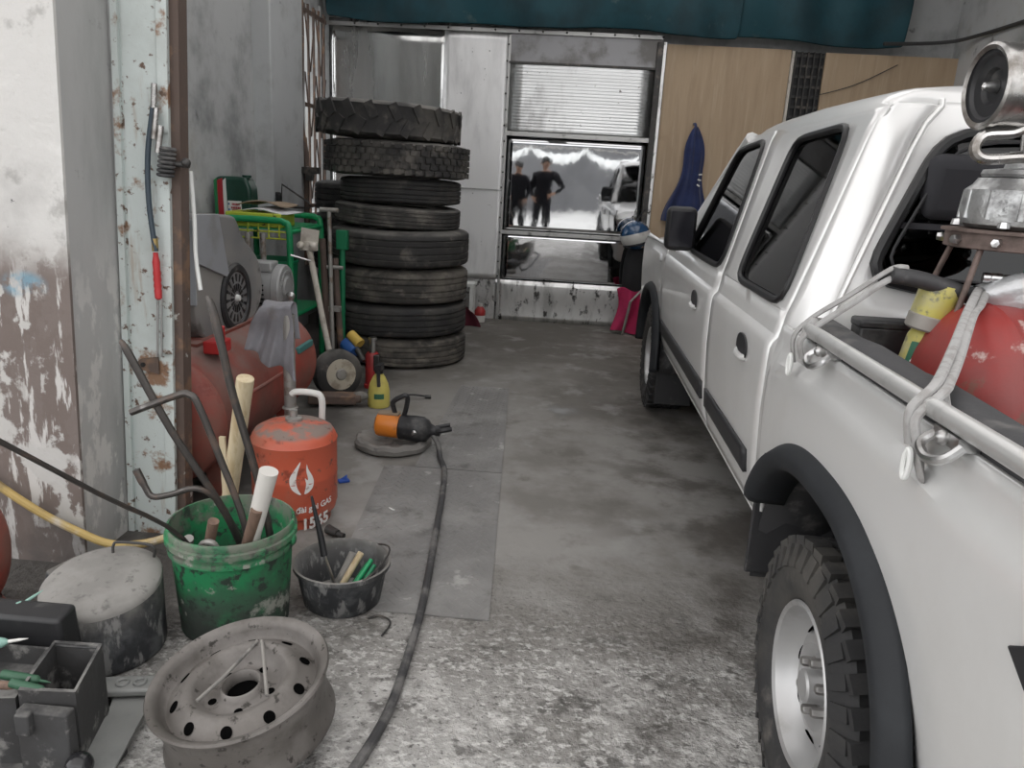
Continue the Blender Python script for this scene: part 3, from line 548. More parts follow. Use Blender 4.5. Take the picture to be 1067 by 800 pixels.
for s in (-1, 1):
    make_door(s, 'rear_door', (lambda z: 1.935, lambda z: 2.70+.045*max(0,(z-.45)/.55)), [(1.935,1.0),(2.745,1.0),(2.86,1.492),(1.915,1.492)], W2, 2.20, (2.03,2.67))
    d = make_door(s, 'front_door', (lambda z: 2.712+.045*max(0,(z-.45)/.55), lambda z: interp([(.45,4.06),(.56,4.15),(.95,4.15),(1.0,4.10)], z)), [(2.757,1.0),(3.93,1.0),(3.36,1.492),(2.872,1.492)], W1, 3.07, (2.76,4.05))
    mx = side(s)
    m = MB(); c = mx(3.50,1.105)+V(s*.085,0,0)
    m.box(c, (.13,.09,.19)); m.tube([mx(3.55,1.04)+V(0,0,0), mx(3.54,1.05)+V(s*.10,0,.01)], .03, 10)
    mi = m.build('wing_mirror', 'trim_black', d, label='black wing mirror', bevel=.035, bseg=4)
    MB().box(c+V(0,-.044,0), (.10,.006,.15)).build('mirror_glass', 'visor', mi)
    # cab corner behind the rear door
    KX = [(.43,.60),(.95,.617),(1.0,.632),(1.45,.80),(1.50,.84)]
    rows = []
    for z in [q for q in ZL if q > .59]+[1.06,1.12,1.2,1.28,1.36,1.42,1.46,1.49,1.50]:
        x0 = xs(min(z,1.49)); y0 = 1.928-(.012 if z > 1 else 0); x1 = interp(KX,z); y1 = 1.842+max(0,z-1)*.2
        if z > 1.49: x0 += .008; 
        row = []
        for t in [j/8 for j in range(9)]:
            b = .030*math.sin(PI*t)*min(1, max(0, (1.53-z)/.10)); a = t*t*(3-2*t)
            row.append((x0*(1-t)**1.6+x1*(1-(1-t)**1.6)-b*.25, lin(y0,y1,t)-b*.7, z))
        rows.append([V(x if s < 0 else 2*TX-x, y, zz) for x, y, zz in row])
    top_ = rows[-1]
    for dx_, dy_, dz_ in ((.010,.012,.004),(.030,.036,.008)): rows.append([p+V(-s*dx_,dy_,dz_) for p in top_])
    MB().grid(rows).build('cab_corner', 'car_paint', tr, solid=.01, ang=60)
    MB().tube([V(x if s < 0 else 2*TX-x, 1.838+max(0,z-1)*.2, z) for x, z in [(interp(KX,z)+.004,z) for z in [.95,1.0,1.1,1.2,1.3,1.4,1.46,1.50,1.515]]], .007, 8).build('corner_seam', 'car_paint', tr)
    # sill
    MB().grid([[side(s)(lin(1.88,4.12,i/10), .445)+V(-s*dx,0,dz) for i in range(11)] for dx, dz in ((0,.01),(.002,-.01),(.02,-.025),(.09,-.03))]).build('sill', 'car_paint', tr, solid=.008)
    # wheel arches: squarish openings given by centre, half width, half height
    def arch_pt(c, a_, b_, t, k=1.):
        ca, sa = math.cos(t), math.sin(t); r = (abs(ca/a_)**2.4+abs(sa/b_)**2.4)**(-1/2.4)*k
        return c[0]+ca*r, c[1]+sa*r
    def arch_ring(c, a_, b_, rect, fn, n=48):
        y0,y1,z0,z1 = rect; e = math.asin(min(1,(z0-c[1])/b_))
        angs = sorted([e+(PI-2*e)*i/n for i in range(n+1)]+[math.atan2(z1-c[1],y1-c[0]), math.atan2(z1-c[1],y0-c[0])])
        rows = [[] for _ in range(15)]
        for t in angs:
            ca, sa = math.cos(t), math.sin(t); ts = []
            if ca > 1e-6: ts.append((y1-c[0])/ca)
            if ca < -1e-6: ts.append((y0-c[0])/ca)
            if sa > 1e-6: ts.append((z1-c[1])/sa)
            q = arch_pt(c, a_, b_, t); R = max(min(ts), math.hypot(q[0]-c[0], q[1]-c[1]))
            for k in range(15):
                f_ = k/14; rows[k].append(fn(lin(q[0], c[0]+ca*R, f_), lin(q[1], c[1]+sa*R, f_)))
        return rows
    fc, fa, fb = (4.50,.30), .44, .40
    MB().grid(arch_ring(fc, fa, fb, (4.16,5.22,.43,.975), side(s))).build('front_fender', 'car_paint', tr, solid=.01, ang=30)
    rc, ra, rb = (1.42,.30), .475, .445
    BX = [(.38,.58),(.45,.556),(.54,.545),(.75,.530),(.87,.530),(.900,.532),(.918,.548),(.97,.551),(1.0,.551)]
    bs = lambda y, z, s=s: V(interp(BX,z) if s < 0 else 2*TX-interp(BX,z), y, z)
    bp = MB().grid(arch_ring(rc, ra, rb, (.22,1.905,.40,.975), bs)).build('bed_side', 'car_paint', tr, solid=.012, ang=30)
    x_ = lambda x: x if s < 0 else 2*TX-x
    def flare(c, a_, b_, prot, T0=2):
        rows = []
        for i in range(57):
            t = lin(T0, 178, i/56)*PI/180; row = []
            for k, dx in ((1.095,.002),(1.085,-.010),(1.05,-prot),(1.0,-prot-.004),(.965,-prot+.006),(.955,-prot+.02),(.95,.06)):
                y, z = arch_pt(c, a_, b_, t, k); row.append(V(x_(.536+dx), y, max(z,.31)))
            rows.append(row)
        return MB().grid(rows).build('wheel_arch_flare', 'flare_plastic', tr, solid=.006, ang=50, label='dark plastic wheel arch flare')
    flare(rc, ra, rb, .034, 30); flare(fc, fa, fb, .03)
    for c, a_, b_ in ((rc,ra,rb),(fc,fa,fb)):
        MB().grid([[V(x_(x), *arch_pt(c, a_, b_, PI*i/24, .985)) for x in (.555,.66,.78)] for i in range(25)]).build('wheel_arch_liner', 'liner_black', tr, solid=.006)
        MB().box((x_(.785), c[0], .52),(.02,.90,.43)).build('wheel_arch_liner', 'liner_black', tr)
    MB().grid([[V(x_(.535+i*.042), 1.865+.006*math.sin(i*2)+.0*z-.35*max(0,z-.50)**1.0*.6, z) for i in range(6)] for z in (.318,.325,.34,.42,.5,.56,.60,.66)]).build('mud_guard', 'liner_black', tr, solid=.014, bevel=.004)
    MB().box((x_(.65), 4.10, .25),(.2,.012,.26)).build('mud_flap', 'liner_black', tr, bevel=.01)
    MB().sphere(side(s,-.004)(4.245,.905), .022, (.4,1,1), 14, 8).build('marker_lamp', 'lamp_clear', tr)
    # bed rail, liner lip
    rail = MB().tube(cr([(x_(.575),1.70,.985),(x_(.548),1.70,1.002),(x_(.542),1.66,1.006),(x_(.540),1.2,1.008),(x_(.540),.7,1.010),(x_(.541),.3,1.008),(x_(.575),.27,.985)],6), .0150, 12).build('bed_rail', 'rail_silver', tr, label='silver tube rail along the bed side')
    for yy in (1.55, 1.02, .45):
        m = MB(); m.box((x_(.545),yy,.985),(.03,.07,.018)); m.tube(cr([(x_(.536),yy+.035,.982),(x_(.516),yy+.034,.965),(x_(.510),yy,.955),(x_(.516),yy-.034,.965),(x_(.536),yy-.035,.982)],5), .007, 8)
        m.sphere((x_(.527),yy,.985), .011, n=10, m=8); m.build('tie_down_hook', 'bright_steel', rail)
    MB().grid([[V(x_(x), lin(.24,1.79,i/16)+0, z+.003*math.sin(i*2.1)) for i in range(17)] for x, z in ((.562,.965),(.566,1.0),(.585,1.013),(.625,1.013),(.646,.995),(.65,.90),(.655,.62))]).build('bed_liner', 'bed_liner', tr, solid=.006, label='dark plastic bed liner')
    hl = MB().box((x_(.72),5.20,.80),(.30,.06,.15)).build('headlamp', 'lamp_clear', tr, bevel=.02)
MB().box((TX,1.03,.60),(1.46,1.58,.03)).build('bed_floor', 'bed_liner', tr)
MB().box((TX,1.805,.79),(1.16,.025,.36)).build('bed_front_wall', 'car_paint', tr, bevel=.008)
MB().box((TX,1.785,.78),(1.48,.012,.36)).build('bed_front_liner', 'bed_liner', tr)
MB().box((TX,.225,.71),(1.62,.04,.53)).build('tailgate', 'car_paint', tr, bevel=.01)
MB().box((TX,.17,.45),(1.66,.12,.14)).build('rear_bumper', 'chrome', tr, bevel=.02)
# roof
RS = [(.712,1.490),(.722,1.505),(.742,1.523),(.785,1.541),(.88,1.555),(1.1,1.566),(1.375,1.570)]
rows = []
def roof_row(xst, yst, zst, yin, h):
    r = []
    for k, (x0, z0) in enumerate(RS):
        t = k/(len(RS)-1); u = (x0-.712)/(1.375-.712); x = xst+(1.375-xst)*u; q = min(1, u*4); q = q*q*(3-2*q)
        r.append(V(x, lin(yst, yin, q), zst+(interp(RS, x)-zst)*h*(0,.5,.8,.95,1,1,1)[k] if h < 1 else z0+(zst-1.49)*(1-u)))
    rows.append(r+[V(2*TX-p.x, p.y, p.z) for p in r[-2::-1]])
for a_ in [(.835,1.944,1.500,1.950,.12),(.80,1.936,1.500,1.962,.55),(.765,1.927,1.498,1.980,.82),(.737,1.919,1.496,2.005,.95),(.718,1.914,1.492,2.04,.995),(.712,1.99,1.490,2.08,1)]: roof_row(*a_)
for y, dz in [(2.3,.004),(2.6,.006),(3.0,0),(3.15,-.010),(3.24,-.028),(3.30,-.05)]:
    r = [V(x, y, max(z+dz*(1 if z > 1.5 else .2), 1.47)) for x, z in RS]
    rows.append(r+[V(2*TX-p.x, p.y, p.z) for p in r[-2::-1]])
MB().grid(rows).build('roof', 'car_paint', tr, ang=80)
# rear wall of the cab with its window
ry = lambda x, z: V(x, 1.842+(z-1)*.2-.0, z)
RW = soft(resample([(.700,1.085),(2.05,1.085),(1.885,1.455),(.865,1.455)], 14), 5)
RO = [(.62+(x-.62)*1.0 if .70 < x < 2.05 else (interp(KX,z) if x < TX else 2*TX-interp(KX,z)), z) for x, z in resample([(.612,.80),(2*TX-.612,.80),(2*TX-.845,1.51),(.845,1.51)], 14)]
RO = [(interp(KX,z), z) if i > 42 or i == 0 else ((2*TX-interp(KX,z), z) if 14 <= i <= 28 else (x, z)) for i, (x, z) in enumerate(RO)]
m = MB(); m.ring(RO, RW, 4, ry)
rp = m.build('rear_panel', 'car_paint', tr, solid=.01, ang=40)
MB().prism([ry(*p)+V(0,.006,0) for p in RW], (0,.004,0)).build('rear_window', 'rear_glass', rp, label='dark rear window')
MB().tube([ry(*p)+V(0,-.004,0) for p in RW], .0145, 8, closed=True).build('window_seal', 'seal_black', rp)
MB().tube([ry(*p)+V(0,-.010,.0) for p in soft(resample([(.732,1.11),(2.018,1.11),(1.86,1.43),(.89,1.43)],14),5)], .004, 6, closed=True).build('seal_trim', 'trim_black', rp)
# windscreen, bonnet, front
MB().add([V(.735,3.29,1.475),V(2*TX-.735,3.29,1.475),V(2*TX-.62,3.95,1.03),V(.62,3.95,1.03)],[(0,1,2,3)]).build('windscreen', 'tinted_glass', tr, solid=.005)
for s in (-1,1):
    MB().tube([V(TX+s*.655,3.27,1.485),V(TX+s*.77,3.97,1.01)], .03, 8).build('front_pillar', 'car_paint', tr)
rows = []
for y, dz in [(3.93,.0),(4.2,-.005),(4.6,-.02),(5.0,-.05),(5.18,-.08),(5.235,-.13),(5.24,-.2)]:
    r = [V(.549,y,.972+min(0,dz+.06)*.6), V(.575,y,1.0+dz), V(.66,y,1.025+dz), V(.9,y,1.045+dz), V(TX,y,1.05+dz)]
    rows.append(r+[V(2*TX-p.x,p.y,p.z) for p in r[-2::-1]])
MB().grid(rows).build('bonnet', 'car_paint', tr, solid=.01, ang=40)
MB().box((TX,5.20,.80),(.95,.05,.16)).build('radiator_grille', 'trim_black', tr, bevel=.01)
MB().box((TX,5.24,.55),(1.66,.16,.26)).build('front_bumper', 'car_paint', tr, bevel=.05, bseg=4)
# underbody and cabin
MB().box((TX,2.7,.46),(1.2,4.6,.14)).box((TX,3.0,.50),(1.56,2.25,.06)).box((TX,4.45,.7),(.8,1.0,.4)).build('underbody', 'car_inner', tr)
for y in (2.12, 3.0):
    for x in (.95, 1.8):
        sb = MB().box((x,y+.1,.72),(.52,.50,.18)).box((x,y-.12,1.0),(.50,.13,.55),Matrix.Rotation(.2,3,'X')).build('seat', 'seat_fabric', tr, bevel=.05, bseg=3)
        MB().box((x,y-.2,1.32),(.26,.09,.15),Matrix.Rotation(.1,3,'X')).build('headrest', 'seat_fabric', sb, bevel=.03, bseg=3)
MB().box((TX,3.75,.92),(1.4,.4,.16)).build('dashboard', 'car_inner', tr, bevel=.04)
MB().torus((.98,3.42,1.0), .18, .014, (0,-.85,.5)).build('steering_wheel', 'trim_black', tr)
MB().tube(cr([(.80,1.90,1.08),(.85,1.93,1.2),(.93,1.96,1.33),(.99,1.97,1.40)],5), .016, 8).build('orange_reflection', 'reflection_orange', tr, label='orange reflection in the rear glass, built as a strip')  # reflection in the rear glass, put in as a coloured strip
# badge on the bed side
bd = MB(); yy, zz = .738, .823
bd.prism([V(.524,yy+.045,zz+.0),V(.524,yy+.0,zz+.028),V(.524,yy-.045,zz+.0),V(.524,yy,zz-.028)], (-.006,0,0)); bd.build('badge', 'trim_black', tr, bevel=.003, label='dark diamond badge')
# wheels
def wheel(y, s):
    xh = .640 if s < 0 else 2*TX-.640; c = V(xh, y, .303); ax = V(s,0,0)
    q = Matrix.Translation(c) @ (Matrix.Rotation(-PI/2 if s < 0 else PI/2,4,'Y'))
    ty = tyre_mb(.300, .215, .168, 'allterrain', 64)
    wl = ty.build('wheel', 'tyre_rubber', tr, loc=c, xf=q, label=None)
    rm = MB(); P = [(.205,-.10),(.205,.088),(.212,.098),(.206,.104),(.196,.098),(.190,.085),(.184,.060),(.180,.030),(.172,.012),(.150,.010),(.125,.028),(.105,.036),(.085,.026),(.078,.016),(.045,.014),(.042,.020),(.042,.055),(.036,.060),(.0001,.060)]
    P = P[:6]+[(.184,.072),(.172,.054),(.160,.046),(.142,.050),(.120,.064),(.106,.066),(.092,.058),(.08,.05),(.045,.048),(.042,.055),(.042,.085),(.036,.09),(.0001,.09)]; P = [(r_*.82, h_*.92) for r_, h_ in P]; rm.lathe(P, c, ax, 56); r = rm.build('rim', 'wheel_silver', wl, ang=30)
    x, yv, a = frame_of(ax)
    for i in range(8):
        m = MB(); t = 2*PI*i/8; d = x*math.cos(t)+yv*math.sin(t); e = x*-math.sin(t)+yv*math.cos(t)
        m.prism([c+a*.0455+d*(.122+.011*math.cos(u))+e*.017*math.sin(u)+a*(.009*-math.cos(u)) for u in [2*PI*k/14 for k in range(14)]], a*.003); m.build('vent_slot', 'void_black', r)
    for i in range(6):
        t = 2*PI*(i+.5)/6; d = x*math.cos(t)+yv*math.sin(t)
        MB().lathe([(.0001,.074),(.009,.074),(.011,.068),(.011,.050),(.013,.046)], c+d*.055, a, 6).build('lug_nut', 'bolt_steel', r)
for s in (-1,1): wheel(1.42,s); wheel(4.50,s)
for y in (1.42,4.50): MB().rod((.7,y,.303),(2.05,y,.303),.045).build('axle', 'car_inner', tr)
# ------------------------------------------------------------------ floor plates
def checker(name, poly, lab):
    x0 = min(p[0] for p in poly); x1 = max(p[0] for p in poly); y0 = min(p[1] for p in poly); y1 = max(p[1] for p in poly)
    m = MB(); m.prism([V(x,y,0.0005) for x, y in poly], (0,0,.004))
    def inside(x, y):
        c = False
        for (ax, ay), (bx, by) in zip(poly, poly[1:]+poly[:1]):
            if (ay > y) != (by > y) and x < (bx-ax)*(y-ay)/(by-ay)+ax: c = not c
        return c
    i = 0; y = y0+.02
    while y < y1:
        x = x0+.02+(i % 2)*.021
        while x < x1:
            if inside(x-.018,y) and inside(x+.018,y) and inside(x,y+.018) and inside(x,y-.018):
                a = PI/4 if (int(round((x-x0)/.042))+i) % 2 else -PI/4; u = V(math.cos(a),math.sin(a),0)*.0165; v = V(-math.sin(a),math.cos(a),0)*.0052; c = V(x,y,.0045); t = V(0,0,.0034)
                m.add([c-u,c+v,c+u,c-v,c+t],[(0,1,4),(1,2,4),(2,3,4),(3,0,4)])
            x += .042
        y += .021; i += 1
    return m.build(name, 'checker', None, label=lab, cat='steel plate', ang=20)
checker('checker_plate', [(-.66,2.03),(-.145,2.03),(-.205,3.20),(-.735,3.20)], 'long steel checker plate on the floor beside the black basin')
checker('checker_plate', [(-.60,3.21),(-.206,3.21),(-.28,4.62),(-.58,4.62)], 'steel checker plate on the floor in front of the tyre stack')

# ------------------------------------------------------------------ gas cylinder
gc = V(-.945,2.63,0)
gs = thing('gas_cylinder', 'orange gas cylinder with a white flame emblem and phone number', 'gas cylinder', gc)
Rg = .155
MB().lathe([(.10,.012),(.128,.0),(.130,.0),(.128,.03),(.148,.045),(Rg,.075),(Rg,.18),(Rg+.0015,.186),(Rg,.192),(Rg,.312),(Rg+.002,.317),(Rg-.001,.322),(Rg-.006,.334),(.138,.352),(.112,.366),(.075,.376),(.03,.381),(.0001,.382)], gc, n=56).build('body', 'gas_orange', gs)
def wrap(pts, u0, z0, off=.0016):   # text plane (x along the arc, y up) wrapped on the cylinder, u0 = facing angle
    return [V(gc.x+(Rg+off+p.z)*math.sin(u0+p.x/Rg), gc.y-(Rg+off+p.z)*math.cos(u0+p.x/Rg), z0+p.y) for p in pts]
def text_mesh(body, size, shear=0., bold=0., align='CENTER', ext=0.):
    c = bpy.data.curves.new('lettering', 'FONT'); c.body = body; c.size = size; c.shear = shear; c.offset = bold; c.align_x = align; c.resolution_u = 3; c.extrude = ext
    o = bpy.data.objects.new('lettering', c); COL.objects.link(o); dg = bpy.context.evaluated_depsgraph_get(); dg.update()
    me = bpy.data.meshes.new_from_object(o.evaluated_get(dg)); vs = [v.co.copy() for v in me.vertices]; fs = [tuple(p.vertices) for p in me.polygons]
    bpy.data.objects.remove(o); bpy.data.meshes.remove(me); return vs, fs
U0 = .80
vs_, fs_ = text_mesh('đài gọi GAS', .030, .0, .0009); MB().add(wrap([V(p.x,p.y*1.05+p.x*.10,0) for p in vs_], U0+.02, .084), fs_).build('lettering', 'white_paint', gs, ang=0)
vs_, fs_ = text_mesh('1565', .060, .0, .0022); MB().add(wrap([V(p.x*.92,p.y+p.x*.10,0) for p in vs_], U0+.02, .016), fs_).build('phone_number', 'white_paint', gs, ang=0)
fl = [[(0,.118),(-.022,.085),(-.036,.060),(-.037,.040),(-.030,.018),(-.012,.003),(-.002,.0),(-.010,.014),(-.016,.030),(-.018,.050),(-.014,.074)],
      [(.014,.105),(.018,.084),(.030,.062),(.036,.042),(.032,.020),(.018,.005),(.004,.0),(.010,.022),(.012,.036),(.007,.058),(.016,.046),(.018,.052),(.012,.078)]]
m = MB()
for poly in fl:
    P = soft(resample(poly,3),1); m.add(wrap([V(x*1.2,z*1.15,0) for x, z in P], U0-.30, .148), [tuple(range(len(P)))])
m.build('flame_emblem', 'white_paint', gs, ang=0)
m = MB()
for a in (.35,2.1,3.6,5.2):
    pass
m.lathe([(.0001,.378),(.030,.378),(.030,.392),(.014,.396),(.014,.42),(.0001,.42)], gc, n=20)
m.build('valve', 'pipe_grey', gs)
# white plastic elbow behind it
MB().tube(cr([(-.90,2.82,.0),(-.90,2.82,.30),(-.90,2.82,.41),(-.93,2.82,.432),(-1.0,2.82,.432),(-1.02,2.82,.42)],4), .013, 10).build('bent_pipe', 'tube_white', None, label='white bent pipe end standing behind the orange gas cylinder', cat='pipe')
# grey upright pipe with the rag
MB().rod((-1.055,2.90,0),(-1.055,2.90,.72),.024).torus((-1.055,2.90,.34),.026,.006).build('upright_pipe', 'pipe_grey', None, label='grey upright pipe behind the gas cylinder under the rag', cat='pipe')
rows = []
for i in range(29):
    t = i/28; row = []
    for j in range(27):
        u = j/26; x = lin(-1.135+.01*t,-1.035,u) if 0 else 0
        left = lin(-1.15,-1.225,t)-.012*math.sin(t*PI); right = lin(-1.035,-1.012,t)
        x = lin(left, right, u); bottom = lin(.575,.470,u)+.012*math.sin(u*11)
        z = lin(.762, bottom, t)+(.0 if t > .05 else -.006)
        y = 2.865-.012*math.sin(u*13+t*2)*(.4+t)-.008*math.sin(u*29+t*5)*t+.02*abs(u-.7)-.01*math.sin(t*7+u*3)
        row.append(V(x, y, z))
    rows.append(row)
back = [[V(p.x+.0, 2.935+.008*math.sin(p.x*60), lin(.765, max(p.z,.60), .9 if i else 0)) for p in r] for i, r in enumerate(rows[:20])]
m = MB(); m.grid(back[::-1]+[[V(p.x, 2.90, .772+.004*math.sin(p.x*70)) for p in rows[0]]]+rows); m.build('rag', 'rag_grey', None, label='grey rag draped over the upright pipe', cat='rag', solid=.004, sub=1)

# ------------------------------------------------------------------ air compressor
ac = thing('air_compressor', 'dusty red horizontal tank air compressor along the wall', 'air compressor', (-1.46,3.15,0))
def dome(R, L0, L1, o, axis, n=48, d=.09):
    pr = [(R*math.sin(PI/2*k/8), L0-d*math.cos(PI/2*k/8)) for k in range(9)]+[(R,L0+.005),(R+.003,L0+.01),(R,L0+.015)]
    pr += [(R,L1-.015),(R+.003,L1-.01),(R,L1-.005)]+[(R*math.cos(PI/2*k/8), L1+d*math.sin(PI/2*k/8)) for k in range(9)]
    return MB().lathe(pr, o, axis, n)
dome(.25, 2.62, 3.68, (-1.45,0,.345), (0,1,0)).build('tank', 'tank_red', ac)
for y in (2.75,3.5):
    for sx in (-1,1):
        MB().prism([V(-1.45+sx*.10,y-.03,.16),V(-1.45+sx*.17,y-.03,.16),V(-1.45+sx*.20,y-.03,0),V(-1.45+sx*.15,y-.03,0)], (0,.06,0)).build('leg', 'tank_red', ac)
MB().prism([V(-1.60,2.80,.588),V(-1.38,2.80,.588),V(-1.38,3.66,.588),V(-1.60,3.66,.588)], (0,0,.012)).build('base_plate', 'tank_red', ac)
MB().tube(cr([(-1.215,2.7,.40),(-1.205,3.0,.395),(-1.205,3.3,.39)],4),.008,8).build('air_pipe', 'tank_red', ac)
MB().box((-1.215,3.55,.44),(.02,.20,.03)).build('name_strip', 'teal_paint', ac, bevel=.003)
# belt guard
gp = [(2.88,.60),(2.86,.80),(2.93,1.06),(2.97,1.085),(3.24,1.065),(3.27,1.045),(3.33,.965),(3.47,.88),(3.52,.82),(3.54,.70),(3.48,.62),(3.36,.57),(3.2,.555),(3.05,.56)]
gp = soft(resample(gp,4),2)
gd = MB().prism([V(-1.58,y,z) for y, z in gp], (.175,0,0)).build('belt_guard', 'guard_grey', ac, bevel=.012)
MB().prism([V(-1.595,2.845,.74),V(-1.40,2.86,.74),V(-1.43,2.925,1.062),V(-1.60,2.915,1.062)], (0,-.008,0)).build('guard_front', 'guard_light', gd)
MB().prism([V(-1.402,2.87,1.085),V(-1.402,3.07,1.078),V(-1.402,3.15,.81),V(-1.402,2.87,.90)], (.010,0,0)).build('side_panel', 'guard_light', gd, bevel=.003)
dc = V(-1.403,3.22,.715)
MB().lathe([(.150,-.01),(.150,.004),(.142,.012),(.118,.012),(.112,.004)], dc, (1,0,0), 48).build('vent_ring', 'black_plastic', gd)
m = MB(); m.lathe([(.0001,.006),(.112,.004)], dc, (1,0,0), 40); m.build('vent_disc', 'guard_grey', gd)
m = MB()
for i in range(16):
    for r0, r1 in ((.030,.062),(.072,.104)):
        t = 2*PI*i/16; d = V(0,math.cos(t),math.sin(t)); e = V(0,-math.sin(t),math.cos(t))
        m.prism([dc+V(.0065,0,0)+d*r0-e*.003,dc+V(.0065,0,0)+d*r1-e*.0075,dc+V(.0065,0,0)+d*r1+e*.0075,dc+V(.0065,0,0)+d*r0+e*.003], (.0015,0,0))
m.build('vent_slot', 'seal_black', gd)
MB().lathe([(.0001,.022),(.012,.02),(.016,.006)], dc, (1,0,0), 16).build('hub_cap', 'stripe_white', gd)
# motor
mo = V(-1.44,3.66,.70)
mt_ = MB().lathe([(.0001,-.11),(.085,-.11),(.105,-.095),(.108,-.09),(.108,.06),(.114,.065),(.114,.095),(.108,.103),(.06,.106),(.05,.114),(.0001,.115)], mo, (1,0,0), 40).build('motor', 'motor_grey', ac)
MB().box(mo+V(-.01,-.03,.105),(.14,.10,.05)).build('terminal_box', 'motor_grey', mt_, bevel=.008)
m = MB()
for i in range(5): m.box(mo+V(-.02,-.100,-.065+.022*i),(.10,.02,.008))
m.build('cooling_slot', 'seal_black', mt_)
m = MB()
for i in range(14):
    t = 2*PI*i/14; m.box(mo+V(.105,.08*math.cos(t),.08*math.sin(t)),(.012,.006,.055),Matrix.Rotation(t,3,'X'))
m.build('rib', 'motor_grey', mt_)
MB().box(mo+V(0,0,-.10),(.16,.14,.03)).build('motor_foot', 'motor_grey', mt_)
# pump
pu = MB().lathe([(.0001,0),(.09,0),(.09,.10),(.07,.12),(.07,.14)], (-1.50,3.05,.59), (0,0,1), 24).build('pump', 'dark_steel', ac)
m = MB()
for k in range(7): m.lathe([(.045,.14+.018*k),(.075,.144+.018*k),(.075,.148+.018*k),(.045,.152+.018*k)], (-1.50,3.05,.59), n=20)
m.build('cylinder_fins', 'dark_steel', pu)
MB().box((-1.30,2.80,.60),(.07,.10,.05)).rod((-1.28,2.8,.6),(-1.28,2.8,.68),.012).build('pressure_switch', 'red_plastic', ac, bevel=.006)
MB().rod((-1.30,3.62,.597),(-1.30,3.62,.66),.012).sphere((-1.30,3.62,.67),.02,n=12,m=8).build('safety_valve', 'bright_steel', ac)

# ------------------------------------------------------------------ green rack and what stands on it
rk = thing('green_rack', 'green bent-tube steel rack behind the compressor motor', 'rack', (-1.78,4.7,0))
for y in (4.42, 5.0):
    MB().tube(cr([(-2.02,y,0),(-2.02,y,.5),(-2.02,y,.90),(-1.99,y,.955),(-1.93,y,.965),(-1.68,y,.965),(-1.62,y,.955),(-1.59,y,.90),(-1.59,y,.5),(-1.59,y,0)],5), .019, 10).build('end_frame', 'rack_green', rk)
for x in (-2.02,-1.59):
    for z in (.40,.90): MB().rod((x,4.42,z),(x,5.0,z),.013).build('side_rail', 'rack_green', rk)
m = MB(); m.box((-1.805,4.71,.405),(.42,.58,.01)); m.box((-1.805,4.71,.915),(.42,.58,.008)); m.build('shelf', 'rack_green', rk)
m = MB()
for i in range(6): m.rod((-1.96+.062*i,4.42,.86),(-1.96+.062*i,4.42,.945),.005)
for z in (.86,.90): m.rod((-2.0,4.42,z),(-1.6,4.42,z),.005)
m.build('lattice', 'box_lime', rk)
MB().lathe([(.0001,0),(.15,0),(.165,.28),(.172,.285),(.172,.30),(.165,.30),(.160,.29),(.148,.01),(.0001,.01)], (-1.80,4.66,.415), n=36).build('plastic_bin', 'bin_green', None, label='green plastic bin on the lower shelf of the green rack', cat='bin')
MB().box((-1.815,4.565,.960),(.33,.24,.08)).build('lime_box', 'box_lime', None, label='lime green and yellow carton on top of the green rack', cat='carton', bevel=.006)
m = MB(); m.grid([[V(-1.88+x*.26+y*.03, 4.46+y*.2, 1.008+.012*math.sin(x*5)+.006*y) for x in [i/12 for i in range(13)]] for y in [j/10 for j in range(11)]]); m.build('paper_sheets', 'paper', None, label='white paper sheets lying on the lime carton', cat='paper', solid=.006, soff=1)
m = MB(); m.grid([[V(-1.93+x*.26+y*.04, 4.50+y*.2, 1.036+.022*math.sin(x*PI)+.006*math.sin(y*4+x*3)) for x in [i/12 for i in range(13)]] for y in [j/10 for j in range(11)]]); m.build('cardboard_sheet', 'cardboard', None, label='bent piece of brown cardboard on top of the papers', cat='cardboard', solid=.006, soff=1)
for (x, y) in ((-1.70,4.30),(-1.78,4.28)):
    MB().rod((x,y,0),(x,y,.90),.016).build('steel_pole', 'pipe_grey', None, label=('thicker grey steel pole standing before the green rack' if x == -1.70 else 'second grey steel pole standing before the green rack, nearer the wall'), cat='pole')
oj = thing('oil_jug', 'dark green oil jug with red and white stripes on the rack', 'oil jug', (-2.0,4.86,1.025))
oj_new = V(-2.042,4.785,.922)
jp = soft(resample([(-2.115,1.025),(-1.885,1.025),(-1.885,1.20),(-1.915,1.255),(-2.085,1.255),(-2.115,1.235)],8),3)
MB().prism([V(x,4.80,z) for x, z in jp], (0,.13,0)).build('body', 'bottle_dark_green', oj, bevel=.02, bseg=3)
for x0, x1, mt2 in ((-2.114,-2.093,'stripe_green'),(-2.093,-2.058,'stripe_red'),(-2.058,-2.037,'stripe_white')):
    P = [(x0+.004,1.035),(x1+.006,1.035),(x1,1.245),(x0+.002,1.232)]
    MB().prism([V(x,4.800,z) for x, z in P], (0,-.003,0)).build('stripe', mt2, oj)
MB().box((-1.985,4.797,1.10),(.085,.004,.062)).build('label', 'stripe_white', oj)
m = MB()
for k, (w_, dz) in enumerate(((.050,.014),(.062,-.004),(.046,-.018))):
    for i in range(6): m.box((-1.985+.008-w_/2+(i+.5)*w_/6,4.794,1.10+dz),(w_/6*.72,.002,.011))
m.build('red_print', 'stripe_red', oj)
m = MB(); m.box((-2.020,4.794,1.115),(.008,.002,.01)); m.box((-2.020,4.794,1.085),(.008,.002,.01)); m.build('blue_print', 'drill_blue', oj)
MB().lathe([(.0001,0),(.028,0),(.028,.012),(.0001,.012)], (-1.93,4.865,1.252), n=20).build('cap', 'bottle_dark_green', oj)

oj.location = oj_new+V(-.012,0,0); oj.scale = (1,1,1.17)
